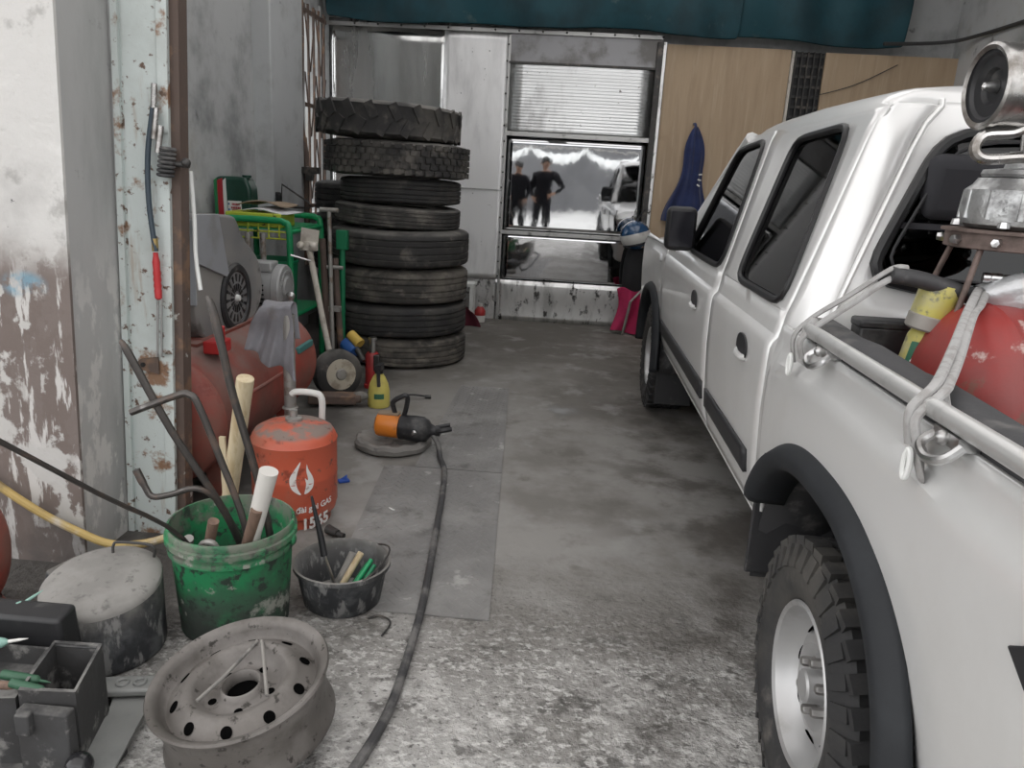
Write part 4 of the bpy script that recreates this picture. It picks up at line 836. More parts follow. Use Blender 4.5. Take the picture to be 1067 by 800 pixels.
# ------------------------------------------------------------------ between compressor and tyre stack
tj = thing('trolley_jack', 'long-handled wheeled jack with a cream-hubbed black wheel', 'trolley jack', (-1.25,4.15,0))
ax = V(.62,-.72,.10).normalized(); wc = V(-1.235,4.16,.150)
MB().lathe([(.055,-.045),(.075,-.055),(.115,-.052),(.136,-.035),(.140,0),(.136,.035),(.115,.052),(.075,.055),(.070,.040)], wc, ax, 40).build('wheel', 'tyre_dusty', tj)
MB().lathe([(.0001,.045),(.03,.047),(.034,.056),(.088,.055),(.093,.048),(.085,.035)], wc, ax, 32).build('hub', 'hub_cream', tj)
MB().lathe([(.0001,.064),(.028,.062),(.034,.055)], wc, ax, 20).build('hub_cap', 'pipe_grey', tj)
MB().tube(cr([(-1.30,4.26,.20),(-1.345,4.27,.40),(-1.385,4.28,.60),(-1.43,4.29,.82)],4), .017, 12).build('handle', 'handle_cream', tj)
MB().box((-1.43,4.28,.845),(.10,.03,.05)).sphere((-1.47,4.26,.85),.022,n=12,m=8).sphere((-1.40,4.26,.85),.022,n=12,m=8).build('handle_clamp', 'handle_cream', tj, bevel=.005)
MB().box((-1.425,4.285,.90),(.10,.012,.08),Matrix.Rotation(.12,3,'Y')).build('reflector_plate', 'handle_cream', tj, label='square beige plate on the handle end')
MB().rod((-1.40,4.22,.77),(-1.50,4.18,.80),.006).build('lever', 'bright_steel', tj)
m = MB(); m.box((-1.22,4.02,.045),(.26,.10,.05),Matrix.Rotation(.2,3,'Z')); m.rod((-1.30,4.0,.04),(-1.06,4.02,.05),.022); m.build('frame', 'rusty_brown', tj, bevel=.006)
MB().sphere((-1.07,4.05,.06),.035,(1.3,.8,.7),n=14,m=10).build('saddle', 'pad_grey', tj)
th = thing('tee_bar', 'grey upright bar with a tee top beside the cream handle', 'tee bar', (-1.40,4.55,0))
MB().rod((-1.36,4.50,0),(-1.395,4.55,1.03),.013).build('bar', 'pipe_grey', th)
MB().rod((-1.45,4.55,1.035),(-1.34,4.55,1.035),.014).build('tee_handle', 'pipe_grey', th)
MB().rod((-1.41,4.545,.70),(-1.31,4.545,.70),.012).box((-1.36,4.54,.45),(.07,.04,.03)).build('bracket', 'pipe_grey', th)
for x, y, z, lab in ((-1.46,4.62,.86,'dark steel tube leaning behind the tee bar, nearer the wall'),(-1.40,4.68,.74,'dark steel tube leaning behind the tee bar, nearer the tyres')):
    MB().tube(cr([(x+.07,y-.06,0),(x+.03,y-.03,z*.5),(x,y,z)],5), .02, 10).build('steel_tube', 'rusty_brown', None, label=lab, cat='tube')
MB().prism([V(-1.43,4.8,.78),V(-1.36,4.8,.78),V(-1.36,4.8,.90),V(-1.43,4.8,.90)], (0,.05,0)).rod((-1.395,4.825,0),(-1.395,4.825,.79),.018).build('green_board', 'bin_green', None, label='small green board on a post before the tyre stack', cat='board', bevel=.004)
bj = thing('bottle_jack', 'red bottle jack standing at the foot of the tyre stack', 'bottle jack', (-1.105,4.45,0))
MB().lathe([(.0001,0),(.05,0),(.05,.02),(.042,.025),(.042,.20),(.034,.215),(.0001,.215)], (-1.105,4.45,0), n=24).build('body', 'red_plastic', bj)
MB().lathe([(.018,.21),(.018,.29),(.026,.295),(.026,.31),(.0001,.312)], (-1.105,4.45,0), n=16).build('ram', 'bright_steel', bj)
MB().box((-1.07,4.42,.16),(.035,.035,.10)).build('pump_block', 'dark_steel', bj, bevel=.005)
dr = thing('hand_drill', 'blue and yellow power drill dumped beside the wheeled jack', 'drill', (-1.20,4.42,.0))
MB().rod((-1.27,4.46,.26),(-1.20,4.40,.22),.045,.040).build('motor_body', 'drill_blue', dr, bevel=.006)
MB().rod((-1.24,4.45,.32),(-1.17,4.41,.27),.030,.034).build('gear_case', 'drill_yellow', dr)
MB().rod((-1.19,4.41,.24),(-1.14,4.37,.18),.020,.014).build('chuck', 'dark_steel', dr)
MB().tube(cr([(-1.25,4.45,.24),(-1.27,4.46,.12),(-1.26,4.47,.0)],4),.022,10,sy=1.4).build('grip', 'drill_blue', dr)
sb = thing('spray_bottle', 'yellow spray bottle with a black trigger on the floor', 'spray bottle', (-.975,4.08,0))
MB().lathe([(.0001,0),(.058,0),(.062,.01),(.060,.09),(.052,.13),(.034,.17),(.022,.188),(.022,.20),(.0001,.20)], (-.975,4.08,0), n=32).build('body', 'bottle_yellow', sb)
m = MB(); m.lathe([(.024,.19),(.026,.225),(.018,.235),(.0001,.236)], (-.975,4.08,0), n=20); m.box((-.965,4.055,.232),(.03,.08,.03)); m.tube([(-.968,4.03,.225),(-.962,4.01,.18),(-.962,4.022,.13)], .010, 8); m.build('trigger_head', 'black_plastic', sb)
m = MB()
m.grid([[V(-.975+.0622*math.sin(a), 4.08-.0622*math.cos(a), z) for a in [-.2+.09*i for i in range(11)]] for z in (.055,.085)]); m.build('label', 'label_green', sb)
# round pad, polisher, its cable
pd = thing('round_pad', 'grey dusty round pad lying flat on the floor under the polisher', 'pad', (-.755,3.46,0))
m = MB(); rows = []
for r, z in [(.0001,.028),(.09,.028),(.13,.040),(.155,.052),(.172,.048),(.182,.034),(.180,.014),(.165,.002),(.0001,.002)]:
    rows.append([V(-.755+(r*(1+.02*math.sin(9*2*PI*j/72)+.008*math.sin(23*2*PI*j/72)))*math.cos(2*PI*j/72), 3.46+r*math.sin(2*PI*j/72), z*(1+.08*math.sin(11*2*PI*j/72))) for j in range(72)])
m.grid(rows, True); m.build('pad_body', 'pad_grey', pd)
po = thing('polisher', 'orange and black power polisher lying on the grey pad', 'polisher', (-.72,3.43,.04))
d = V(.93,-.06,-.04).normalized()
a0 = V(-.83,3.44,.115)
MB().lathe([(.0001,-.005),(.040,-.003),(.055,.006),(.058,.02),(.058,.105),(.054,.112)], a0, d, 32).build('motor_cap', 'tool_orange', po)
MB().lathe([(.054,.112),(.059,.118),(.060,.165),(.062,.175),(.062,.225),(.056,.235),(.050,.25),(.034,.262),(.024,.285),(.020,.31),(.0001,.312)], a0, d, 32).build('body', 'black_plastic', po)
MB().box(a0+V(.06,.0,.056),(.10,.05,.014)).build('top_plate', 'cardboard', po, bevel=.004)
MB().tube(cr([(-.74,3.44,.165),(-.752,3.43,.215),(-.745,3.425,.238),(-.715,3.425,.258),(-.69,3.425,.268),(-.682,3.43,.25),(-.69,3.435,.20),(-.70,3.44,.165)],4), .012, 8).build('side_handle', 'black_plastic', po)
MB().rod((-.64,3.385,.115),(-.635,3.365,.10),.014).build('knob', 'bright_steel', po)
MB().tube(cr([(-.56,3.42,.10),(-.51,3.40,.115),(-.47,3.42,.12)],4), .012, 8).rod((-.545,3.43,.12),(-.48,3.45,.13),.009).build('switch_lever', 'black_plastic', po)
MB().tube(cr([(-.555,3.41,.085),(-.525,3.39,.05),(-.50,3.30,.018),(-.458,3.16,.016),(-.425,2.9,.017),(-.405,2.68,.017),(-.385,2.45,.016),(-.366,2.24,.017),(-.352,2.05,.016),(-.346,1.87,.014),(-.346,1.6,.014),(-.372,1.42,.014),(-.42,1.25,.014),(-.50,1.05,.014)],8), .0125, 10).build('power_cable', 'hose_rubber', None, label='thick dusty black cable running from the polisher over the floor', cat='cable')
MB().tube(cr([(-.905,4.20,.02),(-.83,4.24,.03),(-.76,4.27,.02),(-.73,4.28,.012)],5), .006, 6).rod((-.75,4.275,.014),(-.715,4.285,.014),.011).build('thin_cord', 'black_plastic', None, label='thin black cord with a plug beside the spray bottle', cat='cord')
MB().box((-.86,2.98,.006),(.045,.03,.008),Matrix.Rotation(.5,3,'Z')).add([V(-.875,2.985,.011),V(-.845,2.975,.011),V(-.85,2.998,.028)],[(0,1,2)]).build('plastic_scrap', 'scrap_blue', None, label='small blue plastic scrap on the floor beside the gas cylinder', cat='scrap')
MB().box((-.60,2.74,.006),(.03,.006,.003),Matrix.Rotation(-.6,3,'Z')).build('paper_scrap', 'stripe_white', None, label='tiny white stick on the checker plate', cat='scrap')
MB().rod((-.78,2.50,.02),(-.735,2.47,.02),.018,.014).rod((-.735,2.47,.02),(-.71,2.455,.02),.010).build('air_fitting', 'dark_steel', None, label='small dark fitting on the floor beside the orange cylinder', cat='fitting')
MB().tube(cr([(-.50,1.98,.006),(-.47,2.0,.006),(-.43,1.97,.006),(-.44,1.9,.006)],5,), .003, 6).build('wire_bit', 'dark_steel', None, label='bent bit of wire on the floor before the basin', cat='wire')

# ------------------------------------------------------------------ green bucket and its tools
bc = V(-.878,1.93,0)
bk = thing('bucket', 'grimy green plastic bucket full of tire irons and sticks', 'bucket', bc)
bo = MB().lathe([(.0001,.0),(.140,.0),(.148,.006),(.163,.24),(.165,.245),(.172,.247),(.172,.262),(.166,.264),(.168,.275),(.178,.277),(.178,.292),(.171,.295),(.173,.312),(.170,.318),(.165,.318),(.162,.30),(.150,.05),(.138,.012),(.0001,.012)], bc, n=64).build('body', 'bucket_green', bk)
for sx in (-1,1): MB().sphere(bc+V(sx*.176,0,.27), .016, (.5,1,1), 12, 8).build('handle_ear', 'bucket_green', bk)
def bar(name, pts, r, mt, lab, cat='tire iron', n=10, radii=None, sm=5, grp='tools standing in the green bucket'):
    P = cr(pts, sm) if sm else [Vector(p) for p in pts]
    return MB().tube(P, r, n, radii=radii).build(name, mt, None, label=lab, cat=cat, group=grp)
# points: world, inside the bucket the ends stand on its bottom
bar('crowbar', [(-.80,1.99,.04),(-.895,1.92,.345),(-1.005,1.87,.59),(-1.085,1.85,.78),(-1.11,1.845,.835)], .0105, 'tool_steel', 'long dark pry bar in the bucket leaning out over the gate jamb', radii=[.0105]*16+[.0105,.010,.008,.007,.004], sm=5)
bar('wheel_wrench', [(-.79,1.90,.05),(-.815,1.87,.33),(-.872,1.86,.53),(-.918,1.85,.675),(-.94,1.85,.70),(-.97,1.85,.697),(-1.10,1.85,.64)], .0095, 'tool_steel', 'rusty cranked wheel wrench standing in the bucket behind the pry bar')
o = bar('tire_lever', [(-.735,1.92,.06),(-.775,1.90,.40),(-.832,1.87,.70),(-.850,1.86,.82),(-.872,1.86,.93),(-.884,1.86,.96)], .0105, 'tool_steel', 'tall tire lever with a flattened tip in the bucket beside the pale wooden stick', radii=[.0105]*11+[.0105]*5+[.011,.012,.012,.011,.010,.009,.008,.006,.005,.003], sm=5)
MB().tube([(-1.065,2.26,.0),(-1.02,2.225,.22),(-.912,2.14,.672)], .024, 14, radii=[.023,.024,.026]).build('wooden_stick', 'wood_pale', None, label='pale wooden stick standing behind the green bucket', cat='stick', bevel=.003)
pv = bar('hammer_shaft', [(-.83,1.90,.06),(-.795,1.87,.30),(-.735,1.85,.505)], .023, 'pvc_white', 'white rounded wooden handle sticking up out of the bucket', cat='handle', n=16, radii=[.021,.022,.0255], sm=0)
bar('socket_wrench', [(-.84,2.0,.08),(-.895,1.93,.33),(-.92,1.90,.40),(-.96,1.88,.424),(-1.02,1.87,.405),(-1.065,1.86,.40),(-1.085,1.86,.43),(-1.105,1.86,.475)], .0088, 'tool_steel', 'short dark bent wrench hooked over the bucket rim toward the gate jamb', radii=[.0088]*31+[.0105]*5, sm=5)
bar('wooden_shaft', [(-.925,1.90,.10),(-.915,1.86,.265),(-.888,1.84,.352)], .015, 'wood_dark', 'short reddish-brown wooden handle stub in the bucket beside the pry bar', cat='handle', n=12, sm=0)
bar('wooden_shaft', [(-.84,1.92,.10),(-.805,1.86,.285),(-.768,1.84,.395)], .016, 'wood_dark', 'short brown wooden handle in the bucket leaning on the white handle', cat='handle', n=12, sm=0)
bar('steel_hook', [(-.93,1.86,.10),(-.925,1.83,.26),(-.90,1.815,.30),(-.875,1.82,.285),(-.872,1.83,.20)], .009, 'pipe_grey', 'small grey steel hook end just inside the bucket rim', cat='hook')
bar('grey_bolt', [(-.955,1.86,.12),(-.965,1.845,.27),(-.955,1.83,.30)], .013, 'pipe_grey', 'stubby grey bolt head at the bucket rim next to the thin rod', cat='bolt', sm=0)
bar('thin_rod', [(-.86,1.88,.05),(-.955,1.80,.315),(-1.02,1.56,.54),(-1.09,1.28,.80),(-1.14,1.08,.98)], .006, 'tool_steel', 'long thin steel rod leaning out of the bucket across the drum', cat='rod', n=8, sm=4)
MB().prism([V(-1.10,2.36,0),V(-1.07,2.36,0),V(-1.105,2.40,.38),V(-1.125,2.40,.38)], (0,.012,0)).build('wood_slat', 'wood_pale', None, label='thin pale wood slat leaning behind the bucket at the gate jamb', cat='slat')

# ------------------------------------------------------------------ black basin and its tools
ba = V(-.606,2.08,0)
bs_ = thing('basin', 'scuffed black rubber basin holding a few small tools', 'basin', ba)
MB().lathe([(.0001,.0),(.108,.0),(.116,.008),(.136,.115),(.146,.122),(.147,.135),(.141,.137),(.132,.125),(.108,.014),(.0001,.012)], ba, n=56).build('body', 'dusty_black', bs_)
MB().tube([ba+V(.145*math.cos(a)*.98+.0, .145*math.sin(a), .132+.035*math.sin((a+.9)/1.9*PI)) for a in [-.9+1.9*i/20 for i in range(21)]], .003, 6).build('wire_handle', 'dark_steel', bs_)
def btool(name, a, b, r, mt, lab, cat, r2=None):
    return MB().rod(a, b, r, r2).build(name, mt, None, label=lab, cat=cat, group='tools in the black basin', bevel=.001)
sd = thing('screwdriver', 'black screwdriver with a steel shank standing in the basin', 'screwdriver', (-.64,2.05,.014), 'tools in the black basin')
MB().tube([(-.655,2.06,.155),(-.668,2.07,.21),(-.70,2.085,.335)], .010, 12, radii=[.011,.010,.004]).build('handle', 'black_plastic', sd)
MB().tube([(-.605,2.05,.02),(-.655,2.06,.155)], .005, 8).build('shank', 'bright_steel', sd)
btool('wooden_shaft', (-.62,2.02,.025), (-.545,2.07,.170), .010, 'wood_pale', 'thin tan wooden handle lying in the basin', 'handle')
btool('grey_grip_tool', (-.625,2.05,.03), (-.575,2.10,.150), .015, 'pad_grey', 'thick grey handle lying in the basin between screwdriver and tan handle', 'handle')
btool('plastic_tool', (-.575,1.985,.05), (-.515,2.08,.145), .011, 'rack_green', 'green handled tool lying in the basin, nearer its middle', 'hand tool', .007)
btool('plastic_tool', (-.555,1.985,.045), (-.500,2.06,.140), .009, 'bin_green', 'green handled tool lying in the basin against its rim', 'hand tool', .006)
btool('plastic_tool', (-.59,2.0,.035), (-.53,2.085,.13), .008, 'handle_green', 'dull dark green handled tool lying in the basin beside the tan handle', 'hand tool', .006)
MB().sphere((-.66,2.02,.03),.022,(1,.8,.7),n=12,m=8).sphere((-.64,2.04,.045),.014,n=10,m=8).build('lump', 'black_plastic', None, label='small black rubber lump at the bottom of the basin', cat='rubber lump', group='tools in the black basin')

# ------------------------------------------------------------------ steel rim
nrm = V(-.13,-.13,1).normalized(); rcn = V(-.662,1.455,.172)
rw = thing('steel_rim', 'dusty bare steel car wheel rim lying on the floor', 'wheel rim', (rcn.x, rcn.y, 0))
RP = [(.178,-.140),(.190,-.142),(.193,-.136),(.190,-.124),(.184,-.11),(.181,-.085),(.183,-.06),(.189,-.030),(.192,-.014),(.198,-.006),(.201,.000),(.198,.005),(.191,.004),(.181,-.003),(.175,-.014),(.171,-.030),(.164,-.036),(.156,-.034),(.130,-.011),(.121,-.005),(.110,-.005),(.101,-.012),(.086,-.036),(.077,-.041),(.058,-.041),(.051,-.034),(.047,-.022),(.042,-.020),(.038,-.026),(.036,-.065)]
x, y, a = frame_of(nrm)
wd_ = MB().lathe(RP, rcn, nrm, 72).build('barrel', 'rim_steel', rw, ang=50, solid=.003)
for i in range(10):
    t = 2*PI*(i+.3)/10; d = x*math.cos(t)+y*math.sin(t); e = y*math.cos(t)-x*math.sin(t); sl = (a*.023-d*.026).normalized(); nn = sl.cross(e).normalized(); nn = nn if nn.dot(d) > 0 else -nn
    MB().prism([rcn+d*.143-a*.0225+nn*.0005+sl*.0135*math.cos(u)+e*.0125*math.sin(u) for u in [2*PI*k/18 for k in range(18)]], nn*.0015).build('vent_hole', 'void_black', wd_)
MB().lathe([(.0001,-.050),(.0372,-.048)], rcn, nrm, 28).build('centre_bore', 'void_black', wd_)
for i in range(5):
    t = 2*PI*(i+.2)/5; d = x*math.cos(t)+y*math.sin(t); e = y*math.cos(t)-x*math.sin(t)
    MB().prism([rcn-a*.0410+d*.067+(d*math.cos(u)+e*math.sin(u))*.0095 for u in [2*PI*k/12 for k in range(12)]], a*.0015).build('bolt_hole', 'void_black', wd_)
def onrim(u, v, h): return rcn+V(1,0,0)*u+V(0,1,0)*v+a*h-V(0,0,1)*(V(u,v,0).dot(a))
MB().tube([onrim(-.070,-.065,-.008),onrim(-.04,-.0,-.006),onrim(-.012,.085,-.003),onrim(-.003,.115,-.001)], .0042, 8).tube([onrim(.085,-.055,-.006),onrim(.06,.0,-.005),onrim(.022,.085,-.003),onrim(.008,.115,-.001)], .0042, 8).build('cord_loop', 'pad_grey', rw, label='thin pale cord lying in a V over the hub')

# ------------------------------------------------------------------ dusty drum
dm = V(-1.155,1.745,0)
du = thing('drum', 'squat black drum with a dust-covered lid against the pillar', 'drum', dm)
tl = Matrix(((1,0,0,0),(0,1,0,0),(0,.16,1,-.16*dm.y),(0,0,0,1)))
tl2 = lambda mb: ([setattr(p, 'z', p.z+(.16*(p.y-dm.y) if p.z > .1 else 0)) for p in mb.v], mb)[1]
tl2(MB().lathe([(.0001,.0),(.138,.0),(.144,.006),(.147,.02),(.148,.19),(.146,.20),(.0001,.20)], dm, n=56)).build('body', 'dusty_black', du)
tl2(MB().lathe([(.1475,.186),(.1485,.193),(.146,.203),(.138,.210),(.11,.218),(.06,.224),(.0001,.225)], dm, n=56)).build('lid', 'dust_lid', du, label='thick grey dust on the lid')
tl2(MB().tube(cr([dm+V(-.02,.09,.217),dm+V(-.02,.095,.240),dm+V(-.005,.10,.247),dm+V(.085,.10,.245),dm+V(.09,.10,.210)],4), .004, 8)).build('lid_handle', 'dark_steel', du)

# ------------------------------------------------------------------ toolbox, contents, plate
tb = thing('tool_tray', 'open grey dusty tool tray with a deep square bin', 'tool tray', (-1.12,1.40,0))
m = MB()
def hollow(m, P, z0, z1, th, zb):   # thin-walled open box over a quad footprint
    c = sum((V(*p,0) for p in P), V(0,0,0))/4; I = [tuple((V(*p,0)+(c-V(*p,0)).normalized()*th*1.3).xy) for p in P]
    A = [V(*p,z0) for p in P]; B = [V(*p,z1) for p in P]; C_ = [V(*p,z1) for p in I]; D = [V(*p,zb) for p in I]
    m.grid([A,B,C_,D], True); o = len(m.v); m.add(A,[(0,1,2,3)]); m.add(D,[(0,1,2,3)])
hollow(m, [(-1.105,1.475),(-.993,1.480),(-.950,1.312),(-1.068,1.302)], .02, .205, .009, .07); m.build('bin', 'toolbox_grey', tb)
m = MB(); hollow(m, [(-1.42,1.47),(-1.112,1.476),(-1.076,1.302),(-1.38,1.25)], .02, .185, .010, .14); m.build('shallow_tray', 'toolbox_grey', tb)
m = MB(); m.box((-1.00,1.285,.10),(.11,.03,.16)); m.box((-1.03,1.262,.16),(.03,.02,.05)); m.build('latch_panel', 'toolbox_grey', tb, bevel=.004)
MB().box((-1.12,1.26,.012),(.46,.24,.02)).build('base_tray', 'toolbox_grey', tb, bevel=.004)
MB().box((-1.20,1.535,.13),(.20,.07,.24),Matrix.Rotation(.1,3,'X')).build('back_box', 'black_plastic', tb, bevel=.01, label='raised black back box')
MB().tube([(-1.10,1.468,.198),(-1.0,1.472,.198)], .004, 6).build('bin_rim', 'black_plastic', tb)
def pen(name, a, b, r, mt, lab, cat, tipm=None, r2=None):
    a, b = V(*a), V(*b)
    t = thing(name, lab, cat, a, 'tubes and drivers on the tool tray'); d = (b-a).normalized(); L_ = (b-a).length
    MB().lathe([(.0001,0),(r,.002),(r,L_*.70),(r*.8,L_*.74),(r*.35,L_*.78)], a, d, 16).build('barrel', mt, t)
    MB().lathe([(r*.35,L_*.77),(r*.30,L_*.9),(r*.05,L_)], a, d, 12).build('tip', tipm or mt, t)
pen('glue_tube', (-1.33,1.40,.20), (-1.155,1.46,.215), .012, 'tube_teal', 'green and white glue tube with a pointed tip lying across the tray', 'glue tube', 'tube_white')
pen('glue_tube', (-1.31,1.44,.193), (-1.20,1.585,.262), .011, 'tube_teal', 'teal glue tube propped against the black back box', 'glue tube')
pen('paint_tube', (-1.36,1.46,.20), (-1.28,1.50,.225), .010, 'tube_white', 'white capped tube at the end of the tray', 'tube')
pen('screwdriver', (-1.30,1.315,.195), (-1.03,1.335,.190), .009, 'wood_dark', 'brown screwdriver lying over the edge of the square bin', 'screwdriver', 'tool_steel')
pen('marker', (-1.14,1.352,.200), (-1.03,1.35,.192), .0105, 'handle_green', 'green handle lying across the square bin, farther from the street', 'handle')
pen('marker', (-1.10,1.325,.203), (-1.0,1.315,.195), .010, 'handle_green', 'green and wood handle lying across the square bin near its latch', 'handle', 'wood_pale')
pl_ = thing('steel_plate', 'flat grey steel plate with a crossbar beside the rim', 'steel plate', (-.92,1.42,0))
MB().prism([V(-1.03,1.565,.008),V(-.925,1.585,.008),V(-.905,1.50,.03),V(-.865,1.26,.03),V(-1.02,1.18,.03),V(-.985,1.46,.02)], (0,0,.008)).build('plate', 'plate_steel', pl_, bevel=.002)
MB().box((-.985,1.555,.036),(.135,.06,.02),Matrix.Rotation(.2,3,'Z')).build('crossbar', 'plate_steel', pl_, bevel=.006)
for k in range(2): MB().torus((-1.0+.04*k,1.552+.008*k,.048), .013, .004, n=18, m=6).build('ring', 'plate_steel', pl_)
MB().sphere((-.925,1.265,.066), .028, (1,1,1), 24, 16).build('shift_ball', 'ball_black', None, label='shiny black ball knob lying on the grey steel plate', cat='knob')
MB().sphere((-1.615,1.85,.195), .14, (.75,.8,1.38), 24, 18).lathe([(.07,-.0),(.08,.01),(.07,.03)], (-1.615,1.85,-.0), n=24).build('red_float', 'tank_red', None, label='faded red rounded vessel standing before the pillar under the yellow hose', cat='vessel')
MB().prism([V(-1.47,1.92,0),V(-1.34,1.88,0),V(-1.36,1.90,.05),V(-1.44,1.92,.11)], (.03,.10,0)).build('rubber_chock', 'dusty_black', None, label='dark rubber wedge between the red vessel and the drum', cat='wedge', bevel=.006)
MB().sphere((-1.38,1.63,.155), .0, n=6, m=4) if 0 else None

# ------------------------------------------------------------------ at the back wall, beside the truck's nose
hm = thing('helmet', 'blue helmet with a white band hanging by the post', 'helmet', (.60,6.72,.73))
q = Matrix.Rotation(-.28,3,'Y')
MB().sphere((.60,6.72,.85), .128, (1,1.08,.98), 28, 18).build('shell', 'helmet_blue', hm)
rows = [[V(.60,6.72,.85)+q @ V(.1305*math.cos(a)*c_, 1.08*.1305*math.sin(a)*c_, .1305*.98*s_) for a in [2*PI*i/40 for i in range(40)]] for c_, s_ in [(math.cos(t), math.sin(t)) for t in (-.52,-.3,-.1,.1,.18)]]
MB().grid(rows, True).build('white_band', 'helmet_white', hm)
MB().tube([V(.60,6.72,.85)+q @ V(.128*math.cos(a)*.86, .138*math.sin(a)*.86, -.070) for a in [2*PI*i/40 for i in range(40)]], .010, 8, closed=True).build('rim', 'visor', hm)
MB().tube(cr([(.60,6.72,.97),(.64,6.82,1.02),(.68,6.90,1.06)],4), .006, 6).build('strap', 'cloth_black', hm)
rows = []
for i in range(18):
    t = i/17; z = lin(.76,.0,t); w_ = .06+.06*math.sin(PI*min(1,t*1.4))*(1-.3*t)
    rows.append([V(.63+w_*math.cos(a)*(1+.10*math.sin(3*a+t*5)), 6.80+w_*.8*math.sin(a), z) for a in [2*PI*j/24 for j in range(24)]])
MB().grid(rows, True).build('black_raincoat', 'cloth_black', None, label='black bag-like cloth hanging under the blue helmet', cat='cloth', solid=.004)
rows = []
for i in range(20):
    t = i/19; rows.append([V(lin(.475+.03*math.sin(t*4), .72, u), 6.62+.03*math.sin(u*9+t*3)+.06*t*(1-u), lin(.40,.02,t)+.015*math.sin(u*7)) for u in [j/18 for j in range(19)]])
MB().grid(rows).build('pink_cloth', 'cloth_pink', None, label='bright pink cloth hanging low beside the truck front wheel', cat='cloth', solid=.005, sub=1)
MB().tube([(.60,6.58,.30),(.74,6.62,.46)], .01, 8).rod((.74,6.62,.46),(.74,6.66,.0),.012).rod((.60,6.58,.30),(.56,6.62,0),.012).build('steel_stand', 'pipe_grey', None, label='grey bent steel stand holding the pink cloth', cat='stand')
# navy jacket on a nail
jk = thing('jacket', 'navy blue jacket hanging on the plywood panel', 'jacket', (1.06,6.9,.95))
rows = []
for i in range(34):
    t = i/33; z = lin(1.765,.98,t); w_ = .015+.155*min(1,t*1.05)**.8+(.02*math.sin(t*9)); cx = 1.04+.05*t-.09*t*t
    rows.append([V(cx+w_*math.cos(a)*(1+.09*math.sin(5*a+2*t)), 6.93-.02-(.018+.05*t)*max(-.25,math.sin(a))*(1+.28*math.sin(7*a+t*4)+.2*math.sin(11*a)), z-.10*max(0,math.cos(a))*t*.6) for a in [2*PI*j/48 for j in range(48)]])
MB().grid(rows, True).build('body', 'jacket_navy', jk, sub=1)
MB().tube(cr([(1.03,6.97,1.79),(1.035,6.93,1.785),(1.04,6.905,1.75)],4), .012, 8).build('hanging_loop', 'jacket_navy', jk)
vs_, fs_ = text_mesh('5/7', .055, .2, .001)
MB().add([V(1.085+p.y*.9, 6.852-.0, 1.28+p.x*.9) for p in vs_], fs_).build('white_print', 'stripe_white', jk, ang=0) if 0 else None
m = MB()
for k in range(3): m.box((1.10+.004*k,6.838,1.29+.045*k),(.028,.006,.012),Matrix.Rotation(.5-.3*k,3,'Y'))
m.build('white_print', 'stripe_white', jk)
# white stool, bottle, maroon cloth beyond the tyres
st = thing('metal_stool', 'small white metal stand behind the tyre stack', 'stand', (-.86,6.80,0))
MB().box((-.845,6.80,.335),(.17,.18,.03)).build('top', 'stripe_white', st, bevel=.004)
for x in (-.785,-.905):
    for y in (6.72,6.88): MB().box((x,y,.16),(.03,.028,.32)).build('leg', 'stripe_white', st)
MB().box((-.845,6.72,.13),(.15,.02,.022)).build('crossbar', 'dark_steel', st)
wb = thing('plastic_bottle', 'small red and white bottle on the floor by the white stand', 'bottle', (-.71,6.80,0))
MB().lathe([(.0001,0),(.045,0),(.048,.008),(.048,.06),(.045,.063)], (-.71,6.80,0), n=24).build('lower_body', 'tube_white', wb)
MB().lathe([(.047,.06),(.049,.064),(.049,.10),(.03,.13),(.018,.14)], (-.71,6.80,0), n=24).build('red_top', 'red_plastic', wb)
MB().lathe([(.019,.135),(.019,.165),(.0001,.166)], (-.71,6.80,0), n=16).build('cap', 'tube_white', wb)
rows = [[V(lin(-.92,-.76+.10*t,u), 6.5-.02*math.sin(u*8), lin(.27,.01,t)*(1-.5*u*(1-t))) for u in [j/12 for j in range(13)]] for t in [i/12 for i in range(13)]]
MB().grid(rows).build('maroon_cloth', 'cloth_maroon', None, label='dark maroon cloth slumped between tyre stack and white stand', cat='cloth', solid=.006, sub=1)

# ------------------------------------------------------------------ load in the truck bed
rt = thing('pressure_tank', 'red pressure tank with a white band lying in the truck bed', 'pressure tank', (1.15,1.55,.615))
dome(.205, .825, 1.75, (0,1.55,.895), (1,0,0), d=.105).build('shell', 'bed_tank_red', rt)
MB().lathe([(.2062,.945),(.2065,.95),(.2065,.985),(.2062,.99)], (0,1.55,.895), (1,0,0), 48).build('white_band', 'white_paint', rt)
for x in (.98,1.6):
    MB().prism([V(x,1.41,.615),V(x,1.69,.615),V(x,1.66,.74),V(x,1.44,.74)], (.04,0,0)).build('saddle', 'rusty_brown', rt)
m = MB(); m.lathe([(.0001,.0),(.030,.0),(.030,.055),(.0001,.055)], V(.95,1.36,.98), (-.35,-.75,.42), 20); m.build('rubber_foot', 'liner_black', rt)
MB().lathe([(.016,.05),(.016,.08),(.022,.085),(.0001,.1)], V(.95,1.36,.98), (-.35,-.75,.42), 16).build('rubber_foot_bolt', 'bright_steel', rt)
vl = thing('ball_valve', 'chrome ball valve with a green lever above the red tank', 'valve', (.87,1.58,1.09))
MB().lathe([(.0001,0),(.010,0),(.0105,.012),(.009,.014),(.0105,.018),(.0105,.032),(.009,.034),(.010,.06),(.012,.062)], (.835,1.595,1.148), (1,-.25,0), 20).build('nozzle', 'bright_steel', vl)
MB().sphere((.91,1.576,1.146), .017, n=16, m=10).rod((.91,1.576,1.146),(.91,1.576,1.075),.010).build('body', 'brass', vl)
MB().box((.915,1.572,1.168),(.022,.03,.045)).build('lever', 'valve_green', vl, bevel=.004)
